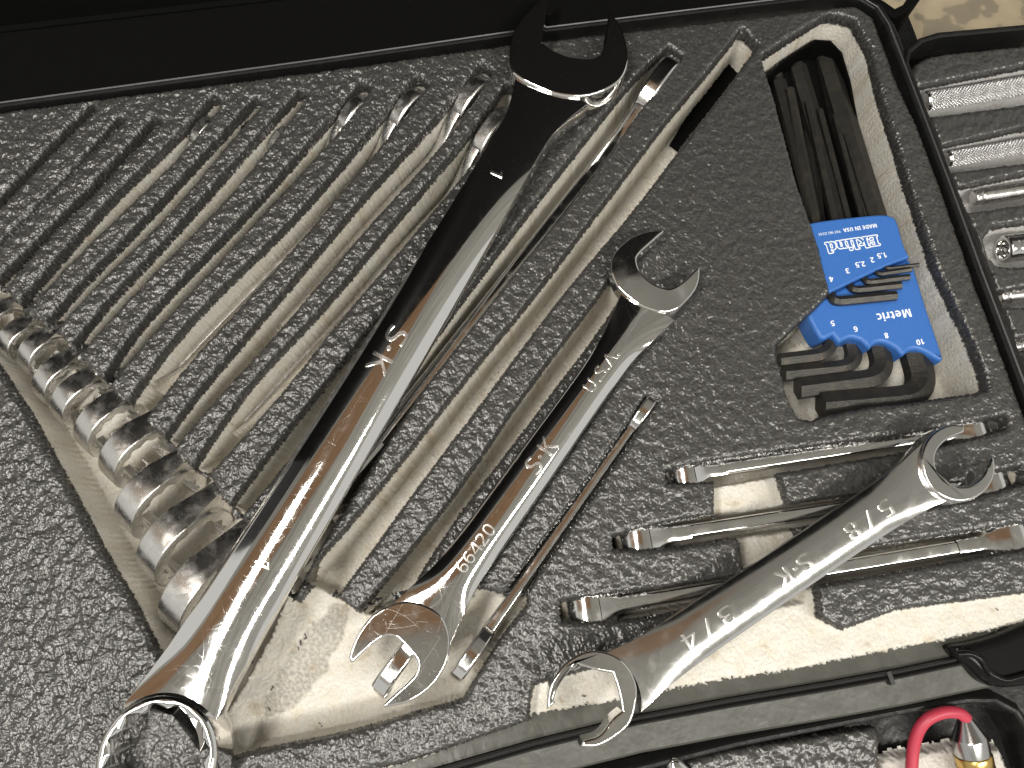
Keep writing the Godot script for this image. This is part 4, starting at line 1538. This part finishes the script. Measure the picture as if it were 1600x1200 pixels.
func build_socket_case() -> void:
	var base := P(1560, 250, -10)
	var root := thing("socket_case", "second black plastic case standing open against the right side of the large one", "tool case", base)
	var m := MB.new()
	var path := []
	for q in [[1700, 880], [1650, 715], [1600, 570], [1561, 464], [1525, 371], [1489, 278], [1440, 150], [1420, 98], [1424, 80], [1442, 65], [1468, 57], [1600, 45], [1900, 18]]:
		path.append(P(q[0], q[1], 1.0))
	sweep(m, path, [[0.2, -30.0], [0.2, -0.4], [-0.3, 0.2], [-1.0, 0.3], [-1.8, 0.0], [-2.2, -1.0], [-2.2, -30.0]])
	obj("rim", m, M.case_plastic, root, base)
	var fb := P(1560, 300, -8)
	var fr := thing("foam_insert", "dark foam insert with pale lined slots inside the case on the right", "foam insert", fb)
	var edge := PV([1426, 112, 1432, 96, 1450, 84, 1480, 78, 1600, 66, 1760, 50, 1900, 880, 1704, 872, 1650, 705, 1602, 565, 1563, 460, 1528, 367, 1492, 276, 1444, 150])
	var cuts := [
		[PV([1439, 132, 1480, 124, 1600, 100, 1760, 70, 1760, 132, 1600, 158, 1448, 178]), -17.0],
		[PV([1473, 226, 1600, 198, 1760, 165, 1760, 225, 1600, 250, 1484, 264]), -17.0],
		[PV([1503, 291, 1600, 270, 1760, 240, 1760, 290, 1600, 314, 1518, 326]), -17.0],
		[PV([1543, 370, 1556, 352, 1600, 346, 1760, 330, 1760, 400, 1600, 412, 1566, 412, 1550, 398]), -17.0],
		[PV([1550, 456, 1620, 448, 1760, 430, 1760, 460, 1620, 474, 1558, 474]), -17.0],
		[PV([1572, 532, 1660, 520, 1660, 548, 1580, 550]), -17.0],
	]
	var whole := blank(40.0)
	lay(whole, field(edge, 6.0))
	var sd := blank(40.0)
	var dg := blank(-5.5)
	for c in cuts:
		lay(sd, field(c[0], 6.0), dg, c[1])
	for k in sd.size():
		sd[k] = minf(sd[k], -whole[k])
		whole[k] = -whole[k]
	foam_sheet("dark_foam", sd, 150, 235, -140, 60, 0.5, -1.0, -5.5, M.black_foam, fr, fb, 1.0)
	var stain := func(x: float, z: float, a: float) -> Color:
		return Color(0.62, 0.61, 0.6) * (0.95 + a * 0.1)
	pale_sheet("pale_foam", dg, sd, whole, blank(40.0), stain, 150, 235, -140, 60, 0.6, M.pale_foam, fr, fb)
	m = MB.new()
	box(m, P(1620, 300, -26), Vector3(90, 3, 220), Basis(Vector3.UP, 0.0))
	# bars
	var bars := [
		["knurled_bar", "knurled steel handle bar in the topmost slot of the right hand case", [1444, 160], [1700, 117], 4.3, 1],
		["knurled_bar", "second knurled steel handle bar, slimmer, one slot below the top", [1478, 250], [1700, 210], 3.5, 1],
		["extension_bar", "smooth steel extension bar with a square end in the third slot", [1520, 310], [1720, 279], 3.2, 2],
		["socket", "short polished socket with a groove, in the round ended slot", [1566, 390], [1720, 372], 5.2, 3],
		["extension_bar", "dull grey bar end at the right edge, below the polished socket", [1560, 464], [1720, 446], 2.9, 2],
		["extension_bar", "bright thin bar end at the right edge, lowest in the case", [1582, 542], [1720, 524], 2.4, 2],
	]
	for q in bars:
		var y: float = -5.0 - q[4] * 0.4
		var a := P(q[2][0], q[2][1], y)
		var b := P(q[3][0], q[3][1], y)
		var r: float = q[4]
		var o := thing(q[0], q[1], {"knurled_bar": "handle bar", "extension_bar": "extension bar", "socket": "socket"}[q[0]], (a + b) / 2)
		m = MB.new()
		var d := (b - a).normalized()
		var L := (b - a).length()
		if q[5] == 1:
			knurled(m, a, b, r)
			obj("grip", m, M.steel, o, (a + b) / 2)
		elif q[5] == 2:
			lathe(m, a, d, [[0.0, r * 0.72], [0.4, r * 0.9], [2.4, r * 0.95], [2.6, r * 0.7], [3.2, r * 0.7], [3.6, r], [L, r]], 32)
			obj("shaft", m, M.satin, o, (a + b) / 2)
		else:
			lathe(m, a, d, [[3.0, r * 0.55], [0.2, r * 0.62], [0.0, r * 0.8], [0.4, r * 0.95], [0.9, r], [3.6, r], [3.8, r * 0.95], [4.1, r * 0.95], [4.3, r], [L, r]], 40)
			obj("shell", m, M.worn_chrome, o, (a + b) / 2)

func build_lower_case() -> void:
	var base := P(1300, 1180, -24)
	var root := thing("lower_case", "third black case in front of the ledge, holding dark foam and a red hose", "tool case", base)
	var m := MB.new()
	var path := []
	for q in [[400, 1340], [800, 1245], [1000, 1200], [1150, 1162], [1290, 1134], [1420, 1109], [1510, 1094], [1555, 1094], [1588, 1112], [1612, 1150], [1640, 1230]]:
		path.append(P(q[0], q[1], -13.0))
	sweep(m, path, [[1.0, -16.0], [1.0, 0.0], [0.5, 0.6], [-0.4, 0.6], [-1.0, 0.0], [-3.0, -3.0], [-3.0, -16.0]])
	obj("rim", m, M.case_plastic, root, base)
	m = MB.new()
	var fl := P(1300, 1230, -29)
	m.poly([fl + Vector3(-260, 0, -60), fl + Vector3(160, 0, -60), fl + Vector3(160, 0, 60), fl + Vector3(-260, 0, 60)], Vector3.UP)
	obj("case_floor", m, M.case_plastic, root, base)
	var fb := P(1200, 1190, -18)
	var fr := thing("foam_insert", "coarse black foam block at the bottom edge, inside the lower case", "foam insert", fb)
	var edge := PV([700, 1290, 1000, 1204, 1150, 1168, 1290, 1146, 1368, 1134, 1378, 1145, 1376, 1182, 1390, 1260, 700, 1400], -16.0)
	var sd := blank(40.0)
	lay(sd, field(edge, 6.0))
	for k in sd.size():
		sd[k] = -sd[k]
	foam_sheet("dark_foam", sd, -60, 120, 105, 170, 0.45, -16.0, -22.0, M.black_foam, fr, fb, 1.6)
	var e2 := PV([1376, 1192, 1400, 1184, 1440, 1178, 1498, 1168, 1560, 1172, 1600, 1260, 1376, 1280], -22.0)
	var s2 := blank(40.0)
	lay(s2, field(e2, 6.0))
	var dg := blank(-22.0)
	for k in s2.size():
		s2[k] = -s2[k]
	var open := blank(-1.0)
	var stain := func(x: float, z: float, a: float) -> Color:
		return Color(0.62, 0.59, 0.55) * (0.95 + a * 0.1)
	pale_sheet("pale_foam", dg, open, s2, blank(40.0), stain, 90, 175, 105, 170, 0.6, M.pale_foam, fr, fb)
	# hose
	var hb := P(1440, 1150, -14)
	var pts := []
	for q in [[1424, 1215, -19], [1427, 1170, -16], [1436, 1140, -13], [1452, 1122, -11], [1476, 1113, -10.5], [1498, 1114, -11], [1510, 1123, -12]]:
		pts.append(P(q[0], q[1], q[2]))
	m = MB.new()
	var sm := []
	for i in pts.size() - 1:
		for k in 6:
			var p0: Vector3 = pts[maxi(i - 1, 0)]
			var p3: Vector3 = pts[mini(i + 2, pts.size() - 1)]
			sm.append((pts[i] as Vector3).cubic_interpolate(pts[i + 1], p0, p3, k / 6.0))
	sm.append(pts[-1])
	tube(m, sm, 1.9, 20)
	tag(obj("hose", m, M.hose_rubber, self), "red rubber hose bent in a loop in the lower case", "hose")
	# fitting at its end
	var a := P(1507, 1122, -12.5)
	var b := P(1532, 1230, -17.0)
	var d := (b - a).normalized()
	var o := thing("hose_fitting", "steel cone and brass nut fitting on the end of the red hose", "hose fitting", (a + b) / 2)
	m = MB.new()
	lathe(m, a, d, [[0.0, 1.7], [0.3, 2.1], [5.8, 5.0], [6.4, 5.3], [11.2, 5.3], [11.5, 5.0]], 40)
	obj("cone", m, M.steel, o, (a + b) / 2)
	m = MB.new()
	lathe(m, a + d * 11.4, d, [[0.0, 5.2], [0.3, 5.6], [2.6, 5.6], [2.9, 5.2], [3.4, 5.2], [3.7, 5.6], [24.0, 5.6]], 40)
	obj("brass_nut", m, M.brass, o, (a + b) / 2)
	# tool tip showing at the very bottom
	var ta := P(1046, 1188, -13.0)
	var tb := P(1085, 1222, -15.0)
	m = MB.new()
	lathe(m, ta, (tb - ta).normalized(), [[0.0, 1.4], [0.8, 2.2], [3.0, 2.8], [12.0, 3.0]], 28)
	tag(obj("socket_tip", m, M.worn_chrome, self), "small polished round tool tip poking up at the bottom edge", "socket")

func build_crumbs() -> void:
	var rng := RandomNumberGenerator.new()
	rng.seed = 12
	var m := MB.new()
	for q in [[1110, 787], [1013, 878], [920, 1090], [430, 1085], [470, 1010], [540, 805], [772, 572], [524, 460], [407, 610], [445, 570], [1000, 1060], [1560, 945], [1050, 798], [500, 1140], [412, 1118], [480, 996], [392, 1030], [610, 1050], [596, 850], [722, 940]]:
		for k in (2 if rng.randf() < 0.5 else 1):
			var p := P(q[0] + rng.randf_range(-14, 14), q[1] + rng.randf_range(-10, 10), -12.0)
			p.y = pick(dig, p.x, p.z) + 0.3
			if pick(sd_black, p.x, p.z) > -0.8:
				continue
			var d := Vector3.RIGHT.rotated(Vector3.UP, rng.randf() * TAU) * rng.randf_range(0.2, 0.8)
			tube(m, [p - d, p + d * 0.2 + Vector3(0, 0.2, 0.2), p + d], rng.randf_range(0.12, 0.3), 5)
	var o := obj("foam_crumbs", m, M.black_foam)
	o.set_meta("kind", "stuff")
	tag(o, "black foam crumbs scattered over the pale foam", "crumbs")
	o.set_meta("kind", "stuff")
